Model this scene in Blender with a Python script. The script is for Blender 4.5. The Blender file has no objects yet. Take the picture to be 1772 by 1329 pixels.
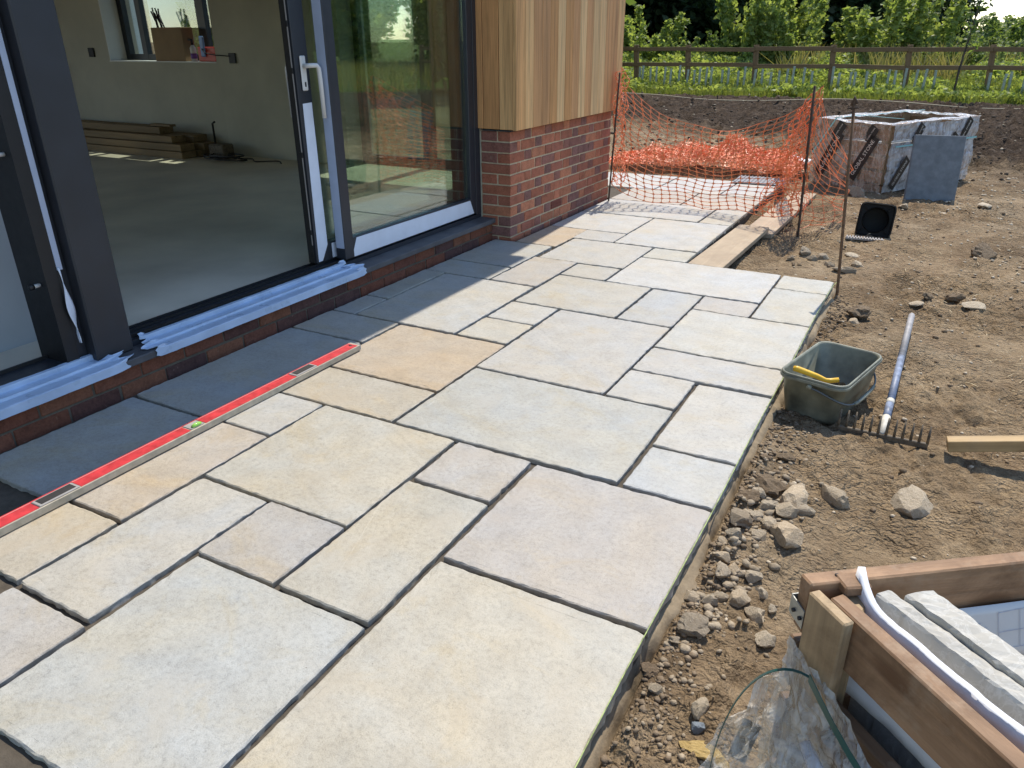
import bpy, bmesh, math, random
import numpy as np
from mathutils import Matrix, Vector

random.seed(11)
SC = bpy.context.scene
COL = SC.collection

# ------------------------------------------------------------------ camera, sky, sun, exposure
cam_data = bpy.data.cameras.new('camera')
cam = bpy.data.objects.new('camera', cam_data)
COL.objects.link(cam)
cam_data.sensor_width = 36.0
cam_data.lens = 26.543
cam_data.clip_start = 0.02
cam_data.clip_end = 2000.0
YAW, PITCH, ROLL = -0.5016, 0.42959, -0.00533
def _cam_matrix():
    cy, sy, cp, sp = math.cos(YAW), math.sin(YAW), math.cos(PITCH), math.sin(PITCH)
    f = Vector((sy*cp, cy*cp, -sp)); r0 = Vector((cy, -sy, 0)); u0 = r0.cross(f)
    c, s = math.cos(ROLL), math.sin(ROLL)
    r = r0*c + u0*s; u = r0*(-s) + u0*c
    m = Matrix((r, u, -f)).transposed().to_4x4()
    m.translation = Vector((0.413, 0.0, 1.362))
    return m
cam.matrix_world = _cam_matrix()
SC.camera = cam

SUN_EL = math.radians(60.0)
SUN_AZ = math.radians(-3.7)          # measured from +Y towards +X
world = bpy.data.worlds.new('World'); SC.world = world; world.use_nodes = True
wn = world.node_tree
bg = wn.nodes['Background']
sky = wn.nodes.new('ShaderNodeTexSky'); sky.sky_type = 'NISHITA'; sky.sun_disc = False
sky.sun_elevation = SUN_EL; sky.sun_rotation = SUN_AZ
sky.air_density = 1.0; sky.dust_density = 0.15; sky.ozone_density = 1.0
wn.links.new(sky.outputs[0], bg.inputs[0]); bg.inputs[1].default_value = 0.15

sun_d = bpy.data.lights.new('sun', 'SUN'); sun_d.energy = 3.05; sun_d.angle = math.radians(0.5)
sun_d.color = (1.0, 0.93, 0.815)
sun = bpy.data.objects.new('sun', sun_d); COL.objects.link(sun)
to_sun = Vector((math.sin(SUN_AZ)*math.cos(SUN_EL), math.cos(SUN_AZ)*math.cos(SUN_EL), math.sin(SUN_EL)))
sun.rotation_euler = to_sun.to_track_quat('Z', 'Y').to_euler()
sun.location = (0, 0, 30)

SC.view_settings.view_transform = 'Standard'
SC.view_settings.look = 'None'
SC.view_settings.gamma = 1.0
SC.view_settings.use_curve_mapping = False
SC.view_settings.exposure = 0.87
SC.render.engine = 'CYCLES'
SC.cycles.use_denoising = True
SC.cycles.max_bounces = 10
SC.cycles.diffuse_bounces = 5
SC.cycles.glossy_bounces = 4
SC.cycles.transmission_bounces = 6
SC.cycles.transparent_max_bounces = 24
SC.cycles.caustics_reflective = False
SC.cycles.caustics_refractive = False

# ------------------------------------------------------------------ node helpers
class NT:
    def __init__(s, name):
        s.m = bpy.data.materials.new(name); s.m.use_nodes = True
        s.t = s.m.node_tree; s.t.nodes.clear()
        s.out = s.n('ShaderNodeOutputMaterial')
    def n(s, typ, **kw):
        x = s.t.nodes.new(typ)
        for k, v in kw.items():
            if k.startswith('i_'):
                key = k[2:]
                x.inputs[int(key) if key.isdigit() else key.replace('_', ' ')].default_value = v
            else: setattr(x, k, v)
        return x
    def l(s, a, b): s.t.links.new(a, b)
    def put(s, val, sock):
        if hasattr(val, 'is_output') or isinstance(val, bpy.types.NodeSocket): s.l(val, sock)
        else:
            if isinstance(val, tuple) and len(val) == 3 and len(sock.default_value) == 4: val = (*val, 1)
            sock.default_value = val
    def coord(s, kind='Object', scale=(1, 1, 1), rnd=True):
        tc = s.n('ShaderNodeTexCoord')
        mp = s.n('ShaderNodeMapping'); mp.inputs['Scale'].default_value = scale
        src = tc.outputs[kind]
        if rnd:
            oi = s.n('ShaderNodeObjectInfo')
            mul = s.n('ShaderNodeMath', operation='MULTIPLY'); mul.inputs[1].default_value = 97.0
            s.l(oi.outputs['Random'], mul.inputs[0])
            cb = s.n('ShaderNodeCombineXYZ'); s.l(mul.outputs[0], cb.inputs[0]); s.l(mul.outputs[0], cb.inputs[1])
            ad = s.n('ShaderNodeVectorMath', operation='ADD'); s.l(src, ad.inputs[0]); s.l(cb.outputs[0], ad.inputs[1])
            src = ad.outputs[0]
        s.l(src, mp.inputs[0])
        return mp.outputs[0]
    def world(s, scale=(1, 1, 1)):
        g = s.n('ShaderNodeNewGeometry'); mp = s.n('ShaderNodeMapping'); mp.inputs['Scale'].default_value = scale
        s.l(g.outputs['Position'], mp.inputs[0]); return mp.outputs[0]
    def noise(s, vec, scale, detail=4.0, rough=0.55, dist=0.0):
        x = s.n('ShaderNodeTexNoise'); s.l(vec, x.inputs['Vector'])
        x.inputs['Scale'].default_value = scale; x.inputs['Detail'].default_value = detail
        x.inputs['Roughness'].default_value = rough; x.inputs['Distortion'].default_value = dist
        return x.outputs['Fac']
    def voro(s, vec, scale, feature='F1', out='Distance'):
        x = s.n('ShaderNodeTexVoronoi', feature=feature); s.l(vec, x.inputs['Vector']); x.inputs['Scale'].default_value = scale
        return x.outputs[out]
    def ramp(s, fac, stops, interp='LINEAR'):
        r = s.n('ShaderNodeValToRGB'); e = r.color_ramp; e.interpolation = interp
        while len(e.elements) < len(stops): e.elements.new(0.5)
        for el, (p, c) in zip(e.elements, stops):
            el.position = p; el.color = (*c, 1) if isinstance(c, tuple) else (c, c, c, 1)
        s.put(fac, r.inputs[0]); return r.outputs[0]
    def mix(s, fac, a, b, mode='MIX'):
        x = s.n('ShaderNodeMix', data_type='RGBA', blend_type=mode)
        s.put(fac, x.inputs[0]); s.put(a, x.inputs[6]); s.put(b, x.inputs[7]); return x.outputs[2]
    def math(s, op, a, b=0.0, c=None, clamp=False):
        x = s.n('ShaderNodeMath', operation=op, use_clamp=clamp); s.put(a, x.inputs[0]); s.put(b, x.inputs[1])
        if c is not None: s.put(c, x.inputs[2])
        return x.outputs[0]
    def bump(s, h, strength=0.3, dist=0.01, normal=None):
        b = s.n('ShaderNodeBump'); b.inputs['Strength'].default_value = strength; b.inputs['Distance'].default_value = dist
        s.l(h, b.inputs['Height'])
        if normal is not None: s.l(normal, b.inputs['Normal'])
        return b.outputs[0]
    def pbr(s, col, rough=0.6, normal=None, metallic=0.0, spec=0.5, **kw):
        p = s.n('ShaderNodeBsdfPrincipled')
        s.put(col, p.inputs['Base Color']); s.put(rough, p.inputs['Roughness'])
        p.inputs['Metallic'].default_value = metallic
        p.inputs['Specular IOR Level'].default_value = spec
        if normal is not None: s.l(normal, p.inputs['Normal'])
        for k, v in kw.items(): s.put(v, p.inputs[k.replace('_', ' ')])
        return p.outputs[0]
    def done(s, shader): s.l(shader, s.out.inputs['Surface']); return s.m
    def objcol(s): return s.n('ShaderNodeObjectInfo').outputs['Color']
    def objrand(s): return s.n('ShaderNodeObjectInfo').outputs['Random']

def m_plain(name, col, rough=0.6, metallic=0.0, var=0.06, scale=12, bump=0.0, spec=0.5):
    t = NT(name); v = t.coord(rnd=True)
    n = t.noise(v, scale, 5)
    lo = tuple(c*(1-var*2) for c in col); hi = tuple(min(1, c*(1+var)) for c in col)
    c = t.ramp(n, [(0.3, lo), (0.7, hi)])
    nm = t.bump(t.noise(v, scale*4, 4), bump, 0.004) if bump else None
    r = t.math('MULTIPLY_ADD', t.noise(v, scale*2, 3), 0.25, rough-0.12)
    return t.done(t.pbr(c, r, nm, metallic, spec))

def m_wood(name, col, axis=0, dark=0.5, rough=0.65, scale=1.0, usecol=False, knots=True, bump=0.25, stain=0.0):
    t = NT(name); sc = [22*scale, 22*scale, 22*scale]; sc[axis] = 1.1*scale
    v = t.coord(scale=tuple(sc))
    base = t.objcol() if usecol else col
    n = t.noise(v, 1.0, 6, 0.62, 0.9)
    w = t.noise(v, 5.0, 3, 0.6, 0.3)
    g = t.ramp(n, [(0.28, dark), (0.5, 0.92), (0.72, 1.12)])
    c = t.mix(1.0, base, g, 'MULTIPLY')
    c = t.mix(0.35, c, t.ramp(w, [(0.3, dark), (0.7, 1.1)]), 'MULTIPLY')
    big = t.noise(t.coord(scale=(2.5, 2.5, 2.5)), 1.0, 3)
    c = t.mix(t.ramp(big, [(0.35, 0.0), (0.75, 0.35)]), c, t.mix(1.0, base, (0.72, 0.66, 0.62), 'MULTIPLY'))
    if knots:
        ks = [6.0, 6.0, 6.0]; ks[axis] = 2.2
        k = t.voro(t.coord(scale=tuple(ks)), 1.0)
        c = t.mix(t.ramp(k, [(0.0, 0.85), (0.06, 0.7), (0.12, 0.0)]), c, t.mix(1.0, base, (0.28, 0.2, 0.15), 'MULTIPLY'))
    if stain:
        gr = t.noise(t.coord(scale=(5, 5, 5)), 1.0, 6, 0.7, 0.6)
        c = t.mix(t.ramp(gr, [(0.42, 0.0), (0.66, stain)]), c, t.mix(1.0, base, (0.33, 0.30, 0.28), 'MULTIPLY'))
        dust = t.noise(t.coord(scale=(9, 9, 9)), 1.0, 5, 0.7)
        c = t.mix(t.ramp(dust, [(0.55, 0.0), (0.75, stain*0.6)]), c, (0.42, 0.33, 0.23))
    nm = t.bump(t.math('ADD', n, t.math('MULTIPLY', w, 0.6)), bump, 0.003)
    return t.done(t.pbr(c, rough, nm, spec=0.3))

def m_slab(name='limestone_paving'):
    t = NT(name); v = t.coord()
    base = t.objcol()
    big = t.noise(v, 2.6, 4, 0.6, 0.6)
    mid = t.noise(v, 9.0, 5, 0.6, 0.1)
    fine = t.noise(v, 60.0, 5, 0.8)
    grit = t.noise(v, 260.0, 3, 0.8)
    warm = t.mix(1.0, base, (1.02, 0.965, 0.87), 'MULTIPLY')
    cool = t.mix(1.0, base, (0.965, 0.985, 1.015), 'MULTIPLY')
    c = t.mix(t.ramp(big, [(0.36, 0.0), (0.64, 1.0)]), cool, warm)
    c = t.mix(t.ramp(mid, [(0.3, 0.7), (0.62, 0.0)]), c, t.mix(1.0, c, (0.80, 0.79, 0.78), 'MULTIPLY'))
    c = t.mix(t.ramp(t.noise(v, 5.0, 5, 0.6, 0.8), [(0.56, 0.0), (0.72, 0.6)]), c, t.mix(1.0, c, (1.06, 1.07, 1.07), 'MULTIPLY'))
    c = t.mix(1.0, c, t.ramp(fine, [(0.25, 0.66), (0.5, 1.0), (0.75, 1.13)]), 'MULTIPLY')
    c = t.mix(1.0, c, t.ramp(grit, [(0.30, 0.68), (0.46, 0.98), (0.60, 1.0), (0.72, 1.16)]), 'MULTIPLY')
    sp = t.noise(v, 140.0, 2, 0.9)
    c = t.mix(t.ramp(sp, [(0.27, 0.6), (0.36, 0.0)]), c, t.mix(1.0, c, (0.62, 0.60, 0.57), 'MULTIPLY'))
    pk = t.noise(t.coord(scale=(1.3, 1.0, 1.0)), 4.2, 4, 0.6, 0.3)
    c = t.mix(t.ramp(pk, [(0.52, 0.0), (0.68, 0.55)]), c, t.mix(1.0, base, (0.95, 0.895, 0.83), 'MULTIPLY'))
    # iron stains, a few small dark pits
    st = t.noise(t.coord(scale=(1.6, 2.1, 1)), 1.7, 5, 0.65, 1.0)
    c = t.mix(t.ramp(st, [(0.54, 0.0), (0.70, 0.75)]), c, t.mix(1.0, c, (1.02, 0.93, 0.76), 'MULTIPLY'))
    gs = t.noise(t.coord(scale=(1.1, 1.5, 1)), 2.3, 5, 0.6, 0.8)
    c = t.mix(t.ramp(gs, [(0.56, 0.0), (0.72, 0.6)]), c, t.mix(1.0, c, (0.86, 0.88, 0.90), 'MULTIPLY'))
    dirt_ = t.noise(t.coord(scale=(1.0, 1.0, 1)), 1.6, 7, 0.7, 0.5)
    c = t.mix(t.ramp(dirt_, [(0.57, 0.0), (0.74, 0.45)]), c, t.mix(1.0, c, (0.80, 0.73, 0.63), 'MULTIPLY'))
    pit = t.voro(v, 26.0)
    c = t.mix(t.math('MULTIPLY', t.ramp(pit, [(0.03, 1.0), (0.07, 0.0)]), t.ramp(t.noise(v, 3.0, 2), [(0.58, 0.0), (0.66, 0.7)])), c, (0.10, 0.085, 0.07))
    h = t.math('ADD', t.math('MULTIPLY', mid, 1.0), t.math('MULTIPLY', fine, 0.45))
    h = t.math('ADD', h, t.math('MULTIPLY', t.noise(v, 4.0, 3), 1.2))
    h = t.math('ADD', h, t.math('MULTIPLY', grit, 0.25))
    nm = t.bump(h, 0.45, 0.006)
    return t.done(t.pbr(c, t.math('MULTIPLY_ADD', fine, 0.25, 0.46), nm, spec=0.5))

def m_brick():
    t = NT('red_brick'); v = t.coord()
    n = t.noise(v, 14, 6, 0.7); f = t.noise(v, 90, 4, 0.7)
    c = t.mix(1.0, t.objcol(), t.ramp(n, [(0.25, 0.62), (0.5, 1.0), (0.8, 1.2)]), 'MULTIPLY')
    c = t.mix(1.0, c, t.ramp(f, [(0.3, 0.72), (0.6, 1.08)]), 'MULTIPLY')
    c = t.mix(t.ramp(t.noise(v, 22, 4, 0.7, 1.2), [(0.62, 0.0), (0.75, 0.35)]), c, (0.34, 0.27, 0.2))
    nm = t.bump(t.math('ADD', n, t.math('MULTIPLY', f, 0.6)), 0.45, 0.004)
    return t.done(t.pbr(c, 0.85, nm, spec=0.2))

def m_mortar(name, col):
    t = NT(name); v = t.coord(rnd=False)
    n = t.noise(v, 40, 6, 0.75); b = t.noise(v, 5, 4)
    c = t.mix(1.0, col, t.ramp(n, [(0.25, 0.7), (0.75, 1.15)]), 'MULTIPLY')
    c = t.mix(1.0, c, t.ramp(b, [(0.3, 0.8), (0.7, 1.05)]), 'MULTIPLY')
    return t.done(t.pbr(c, 0.95, t.bump(n, 0.6, 0.006), spec=0.15))

def m_glass(name, tint=(0.84, 0.91, 0.87), ior=2.15):
    t = NT(name)
    fr = t.n('ShaderNodeFresnel')
    bk_ = t.n('ShaderNodeNewGeometry').outputs['Backfacing']
    t.l(t.math('MULTIPLY_ADD', bk_, 1.0/ior - ior, ior), fr.inputs['IOR'])   # same reflectance from either side of the pane
    tr = t.n('ShaderNodeBsdfTransparent'); tr.inputs[0].default_value = (*tint, 1)
    gl = t.n('ShaderNodeBsdfGlossy'); gl.inputs['Roughness'].default_value = 0.0; gl.inputs['Color'].default_value = (0.95, 0.98, 0.96, 1)
    v = t.world((1, 1, 1))
    nm = t.bump(t.noise(v, 1.6, 1), 0.02, 0.02)
    t.l(nm, gl.inputs['Normal'])
    mx = t.n('ShaderNodeMixShader'); t.l(fr.outputs[0], mx.inputs[0]); t.l(tr.outputs[0], mx.inputs[1]); t.l(gl.outputs[0], mx.inputs[2])
    return t.done(mx.outputs[0])

def m_film(name, col=(0.85, 0.87, 0.88), alpha=0.4, rough=0.2, scale=14):
    t = NT(name); v = t.coord(rnd=False)
    n = t.noise(v, scale, 4, 0.6, 1.5)
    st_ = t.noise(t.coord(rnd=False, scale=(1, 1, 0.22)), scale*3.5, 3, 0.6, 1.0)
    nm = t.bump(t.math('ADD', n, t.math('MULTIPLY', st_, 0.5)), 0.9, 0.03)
    n = t.math('MULTIPLY_ADD', t.math('SUBTRACT', st_, 0.5), 1.1, n)  # streaks put into the opacity imitate white highlights on crumpled film
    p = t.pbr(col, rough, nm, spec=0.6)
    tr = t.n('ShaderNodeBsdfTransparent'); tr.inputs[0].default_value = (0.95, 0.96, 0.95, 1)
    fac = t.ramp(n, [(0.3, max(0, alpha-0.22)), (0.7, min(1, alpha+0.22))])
    mx = t.n('ShaderNodeMixShader'); t.l(fac, mx.inputs[0]); t.l(tr.outputs[0], mx.inputs[1]); t.l(p, mx.inputs[2])
    return t.done(mx.outputs[0])

def m_leaf(name, c1, c2, trans=0.45):
    t = NT(name)
    v = t.world((1, 1, 1))
    n = t.noise(v, 1.3, 3, 0.6); f = t.noise(v, 14, 2)
    isl = t.n('ShaderNodeNewGeometry').outputs['Random Per Island']
    fac = t.math('ADD', t.math('MULTIPLY', n, 0.7), t.math('MULTIPLY', isl, 0.55))
    c = t.ramp(fac, [(0.3, c1), (0.85, c2)])
    c = t.mix(0.25, c, t.ramp(t.objrand(), [(0.0, (0.75, 0.85, 0.7)), (1.0, (1.15, 1.05, 0.9))]), 'MULTIPLY')
    d = t.pbr(c, 0.5, spec=0.35)
    tl = t.n('ShaderNodeBsdfTranslucent'); t.l(t.mix(1.0, c, (1.25, 1.2, 0.6), 'MULTIPLY'), tl.inputs[0])
    mx = t.n('ShaderNodeMixShader'); mx.inputs[0].default_value = trans
    t.l(d, mx.inputs[1]); t.l(tl.outputs[0], mx.inputs[2])
    return t.done(mx.outputs[0])

def m_stone(name, c1, c2):
    t = NT(name); v = t.coord()
    n = t.noise(v, 9, 6, 0.7); f = t.noise(v, 55, 4, 0.7)
    c = t.ramp(n, [(0.3, c1), (0.7, c2)])
    c = t.mix(1.0, c, t.ramp(f, [(0.3, 0.75), (0.7, 1.1)]), 'MULTIPLY')
    c = t.mix(0.5, c, t.ramp(t.objrand(), [(0, (0.80, 0.75, 0.68)), (0.5, (1, 1, 1)), (1, (1.1, 1.0, 0.88))]), 'MULTIPLY')
    return t.done(t.pbr(c, 0.9, t.bump(t.math('ADD', n, t.math('MULTIPLY', f, 0.5)), 0.8, 0.012), spec=0.2))

def m_ground():
    t = NT('earth'); p = t.world()
    sx = t.n('ShaderNodeSeparateXYZ'); t.l(p, sx.inputs[0]); X, Y = sx.outputs[0], sx.outputs[1]
    big = t.noise(p, 0.7, 4, 0.6); mid = t.noise(p, 4.0, 6, 0.65, 0.5); fine = t.noise(p, 45, 5, 0.75); grit = t.noise(p, 170, 3, 0.8)
    dirt = t.ramp(mid, [(0.25, (0.215, 0.150, 0.089)), (0.5, (0.345, 0.25, 0.150)), (0.75, (0.45, 0.338, 0.215))])
    sand = t.ramp(mid, [(0.3, (0.34, 0.27, 0.18)), (0.7, (0.48, 0.39, 0.275))])
    # patches of paler dust and redder crust
    dirt = t.mix(t.ramp(big, [(0.5, 0.0), (0.68, 0.55)]), dirt, sand)
    dirt = t.mix(t.ramp(t.noise(p, 1.4, 4, 0.6, 0.8), [(0.55, 0.0), (0.72, 0.5)]), dirt, (0.29, 0.185, 0.108))
    damp = t.noise(p, 0.9, 6, 0.68, 0.8)
    dirt = t.mix(t.ramp(damp, [(0.44, 0.0), (0.62, 0.85)]), dirt, t.mix(1.0, dirt, (0.60, 0.56, 0.53), 'MULTIPLY'))
    soil = t.ramp(t.noise(p, 7, 6, 0.7), [(0.28, (0.042, 0.029, 0.020)), (0.55, (0.082, 0.058, 0.040)), (0.8, (0.15, 0.112, 0.08))])
    # tilled soil: beyond the trodden dirt, a wavering edge
    edge = t.math('ADD', Y, t.math('MULTIPLY', t.math('SUBTRACT', t.noise(p, 0.6, 4), 0.5), 3.0))
    edge = t.math('ADD', edge, t.math('MULTIPLY', X, 0.55))
    fsoil = t.math('MULTIPLY_ADD', edge, 0.55, -5.6, clamp=True)
    c = t.mix(fsoil, dirt, soil)
    # grass
    ge = t.math('ADD', Y, t.math('MULTIPLY', t.math('SUBTRACT', t.noise(p, 1.2, 4), 0.5), 1.6))
    diag = t.math('ADD', t.math('MULTIPLY', X, 0.6), t.math('MULTIPLY', ge, 0.8))
    rx = t.math('MULTIPLY_ADD', diag, 0.8, -15.6, clamp=True)
    gy = t.math('MULTIPLY_ADD', ge, 1.4, -29.4, clamp=True)
    gn = t.ramp(t.noise(p, 0.35, 5, 0.6), [(0.3, (0.055, 0.095, 0.018)), (0.55, (0.10, 0.145, 0.03)), (0.75, (0.19, 0.20, 0.06))])
    gmask = t.math('MAXIMUM', gy, rx)
    c = t.mix(gmask, c, gn)
    c = t.mix(1.0, c, t.ramp(fine, [(0.25, 0.66), (0.5, 1.0), (0.75, 1.18)]), 'MULTIPLY')
    c = t.mix(t.ramp(grit, [(0.60, 0.0), (0.72, 0.7)]), c, t.mix(1.0, c, (1.6, 1.55, 1.5), 'MULTIPLY'))
    c = t.mix(1.0, c, t.ramp(t.noise(p, 14, 5, 0.7, 0.6), [(0.3, 0.72), (0.5, 1.0), (0.7, 1.16)]), 'MULTIPLY')
    peb = t.voro(p, 30.0)
    pm = t.math('MULTIPLY', t.ramp(peb, [(0.10, 1.0), (0.17, 0.0)]), t.ramp(t.noise(p, 6, 3), [(0.56, 0.0), (0.62, 0.8)]))
    c = t.mix(pm, c, t.mix(0.5, c, (0.5, 0.43, 0.33)))
    h = t.math('ADD', t.math('MULTIPLY', fine, 1.0), t.math('MULTIPLY', grit, 0.35))
    h = t.math('ADD', h, t.math('MULTIPLY', mid, 1.6))
    h = t.math('ADD', h, t.math('MULTIPLY', pm, 0.5))
    wv = t.n('ShaderNodeVectorMath', operation='ADD'); t.l(p, wv.inputs[0])
    nv = t.n('ShaderNodeTexNoise'); t.l(p, nv.inputs['Vector']); nv.inputs['Scale'].default_value = 20.0
    sv = t.n('ShaderNodeVectorMath', operation='SCALE'); t.l(nv.outputs['Color'], sv.inputs[0]); sv.inputs['Scale'].default_value = 0.05; t.l(sv.outputs[0], wv.inputs[1])
    cr1 = t.voro(wv.outputs[0], 42.0); cr2 = t.voro(wv.outputs[0], 95.0)
    patch = t.ramp(t.noise(p, 2.2, 4, 0.6), [(0.38, 0.15), (0.6, 1.0)])
    crumb = t.math('MULTIPLY', t.math('ADD', t.math('MULTIPLY', t.math('SUBTRACT', 0.6, cr1), 1.6), t.math('SUBTRACT', 0.6, cr2)), patch)
    h = t.math('ADD', h, t.math('MULTIPLY', crumb, 0.9))
    return t.done(t.pbr(c, 0.95, t.bump(h, 1.0, 0.024), spec=0.1))

MAT = {}
MAT['slab'] = m_slab()
MAT['bed'] = m_mortar('bedding_mortar', (0.105, 0.088, 0.068))
MAT['haunch'] = m_mortar('sandy_mortar', (0.30, 0.235, 0.155))
MAT['brick'] = m_brick()
MAT['mortar'] = m_mortar('brick_mortar', (0.58, 0.475, 0.32))
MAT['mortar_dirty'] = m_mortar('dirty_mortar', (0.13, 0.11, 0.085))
MAT['cedar_z'] = m_wood('cedar_board', (0.5, 0.3, 0.15), 2, 0.52, usecol=True, knots=False, bump=0.4)
MAT['dark'] = m_plain('shadow_gap_membrane', (0.012, 0.011, 0.01), 0.9)
MAT['alu'] = m_plain('anthracite_frame', (0.022, 0.026, 0.034), 0.42, 0.0, 0.05, 20, 0.02)
MAT['black'] = m_plain('black_gasket', (0.008, 0.008, 0.009), 0.55)
MAT['steel_col'] = m_plain('dark_painted_column', (0.024, 0.026, 0.031), 0.5, 0.0, 0.12, 6, 0.04)
MAT['whitefilm'] = m_plain('white_protective_tape', (0.66, 0.71, 0.80), 0.45, 0, 0.04, 9, 0.1)
MAT['greyfilm'] = m_plain('grey_blue_tape', (0.40, 0.46, 0.58), 0.45, 0, 0.05, 9, 0.1)
MAT['bluefilm'] = m_plain('pale_blue_sheet', (0.43, 0.54, 0.70), 0.30, 0, 0.09, 6, 0.12)
MAT['sill'] = m_plain('dark_sill', (0.085, 0.085, 0.09), 0.6, 0, 0.15, 10, 0.1)
MAT['glass'] = m_glass('glazing')
MAT['handle'] = m_plain('satin_handle', (0.62, 0.61, 0.58), 0.35, 0.0, 0.03)
MAT['plaster'] = m_plain('plaster', (0.52, 0.49, 0.39), 0.85, 0, 0.07, 2.2, 0.12)
MAT['white'] = m_plain('white_paint', (0.78, 0.77, 0.74), 0.6, 0, 0.02, 5)
MAT['screed'] = m_plain('floor_screed', (0.64, 0.575, 0.455), 0.6, 0, 0.12, 1.6, 0.08)
MAT['roof'] = m_plain('roof_covering', (0.09, 0.085, 0.085), 0.8, 0, 0.1, 5)
MAT['ground'] = m_ground()
MAT['timber_x'] = m_wood('timber_along', (0.28, 0.19, 0.095), 0, 0.6)
MAT['timber_x2'] = m_wood('timber_dull', (0.22, 0.155, 0.08), 0, 0.6)
MAT['board_y'] = m_wood('formwork_board', (0.46, 0.34, 0.22), 1, 0.7, knots=True)
MAT['fence'] = m_wood('fence_timber', (0.19, 0.118, 0.055), 0, 0.55)
MAT['fencepost'] = m_wood('fence_post_timber', (0.20, 0.125, 0.06), 0, 0.55)
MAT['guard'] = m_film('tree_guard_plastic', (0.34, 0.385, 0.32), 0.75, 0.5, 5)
MAT['orange'] = m_plain('orange_net_plastic', (0.86, 0.25, 0.095), 0.45, 0, 0.08, 6)
MAT['rust'] = m_plain('rusty_steel', (0.16, 0.088, 0.045), 0.8, 0.0, 0.25, 40, 0.3)
MAT['rustdark'] = m_plain('dark_rusty_steel', (0.07, 0.042, 0.027), 0.8, 0.0, 0.25, 40, 0.3)
MAT['string'] = m_plain('green_line', (0.36, 0.44, 0.16), 0.7, 0, 0.3, 40)
MAT['cord'] = m_plain('pale_cord', (0.5, 0.4, 0.26), 0.8)
MAT['red'] = m_plain('red_level_paint', (0.54, 0.04, 0.045), 0.42, 0, 0.16, 25, 0.03)
MAT['redline'] = m_plain('pale_red_line', (0.75, 0.30, 0.26), 0.4)
MAT['aluedge'] = m_plain('dusty_aluminium', (0.47, 0.405, 0.30), 0.5, 0.0, 0.12, 30, 0.1)
MAT['rubber'] = m_plain('black_rubber', (0.022, 0.02, 0.02), 0.6, 0, 0.2)
MAT['greyplastic'] = m_plain('grey_plastic', (0.32, 0.30, 0.28), 0.5)
MAT['vial'] = m_plain('green_vial', (0.30, 0.60, 0.10), 0.1, 0, 0.1, 9)
MAT['bucket'] = m_plain('green_grey_bucket', (0.225, 0.225, 0.165), 0.45, 0, 0.30, 9, 0.08)
MAT['wire'] = m_plain('bucket_handle_wire', (0.10, 0.11, 0.11), 0.45)
MAT['yellow'] = m_plain('yellow_handle', (0.80, 0.47, 0.03), 0.4, 0, 0.08)
MAT['rakesteel'] = m_plain('weathered_rake_steel', (0.15, 0.115, 0.075), 0.7, 0.0, 0.25, 40, 0.3)
MAT['handlegrey'] = m_plain('worn_grey_handle', (0.34, 0.32, 0.31), 0.6, 0, 0.15, 30, 0.1)
MAT['handleblue'] = m_plain('blue_handle', (0.21, 0.245, 0.33), 0.5, 0, 0.25, 30, 0.1)
MAT['handlewhite'] = m_plain('bare_handle', (0.60, 0.56, 0.47), 0.6, 0, 0.15, 30, 0.1)
MAT['newwood'] = m_wood('sawn_batten', (0.50, 0.345, 0.17), 0, 0.66, stain=0.35)
MAT['stone'] = m_stone('pale_rubble', (0.43, 0.345, 0.24), (0.63, 0.53, 0.39))
MAT['stonegrey'] = m_stone('grey_rubble', (0.27, 0.215, 0.15), (0.42, 0.35, 0.26))
MAT['clod'] = m_stone('earth_clod', (0.15, 0.11, 0.07), (0.30, 0.225, 0.15))
MAT['ochre'] = m_stone('ochre_stone', (0.50, 0.33, 0.11), (0.68, 0.50, 0.22))
MAT['chip'] = m_stone('cut_stone_chip', (0.50, 0.41, 0.29), (0.64, 0.55, 0.42))
MAT['greyslab'] = m_plain('blue_grey_slab', (0.155, 0.18, 0.20), 0.8, 0, 0.12, 20, 0.2)
MAT['crate'] = m_wood('crate_timber', (0.40, 0.24, 0.135), 0, 0.55, stain=0.6)
MAT['crate_z'] = m_wood('crate_post_timber', (0.42, 0.30, 0.17), 0, 0.55, bump=0.6, stain=0.8)
MAT['crate_in'] = m_wood('crate_board', (0.30, 0.19, 0.11), 0, 0.6)
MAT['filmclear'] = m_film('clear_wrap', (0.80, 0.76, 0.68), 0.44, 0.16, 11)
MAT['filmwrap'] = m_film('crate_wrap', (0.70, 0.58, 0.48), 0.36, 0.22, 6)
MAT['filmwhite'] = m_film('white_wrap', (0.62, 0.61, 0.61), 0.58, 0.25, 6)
MAT['foam'] = m_plain('white_foam', (0.78, 0.78, 0.80), 0.75, 0, 0.03, 20, 0.1)
MAT['paper'] = m_plain('printed_sheet', (0.66, 0.65, 0.62), 0.35, 0, 0.05, 3)
MAT['ink'] = m_plain('faint_print', (0.52, 0.53, 0.57), 0.5)
MAT['teal'] = m_plain('green_strap', (0.008, 0.085, 0.075), 0.35, 0, 0.1)
MAT['turq'] = m_plain('turquoise_strap', (0.25, 0.55, 0.55), 0.4)
MAT['label'] = m_plain('black_label', (0.012, 0.011, 0.013), 0.4)
MAT['lettering'] = m_plain('label_lettering', (0.72, 0.66, 0.58), 0.5)
MAT['galv'] = m_plain('galvanised_plate', (0.36, 0.36, 0.33), 0.45, 0.6, 0.2, 30, 0.2)
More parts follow.
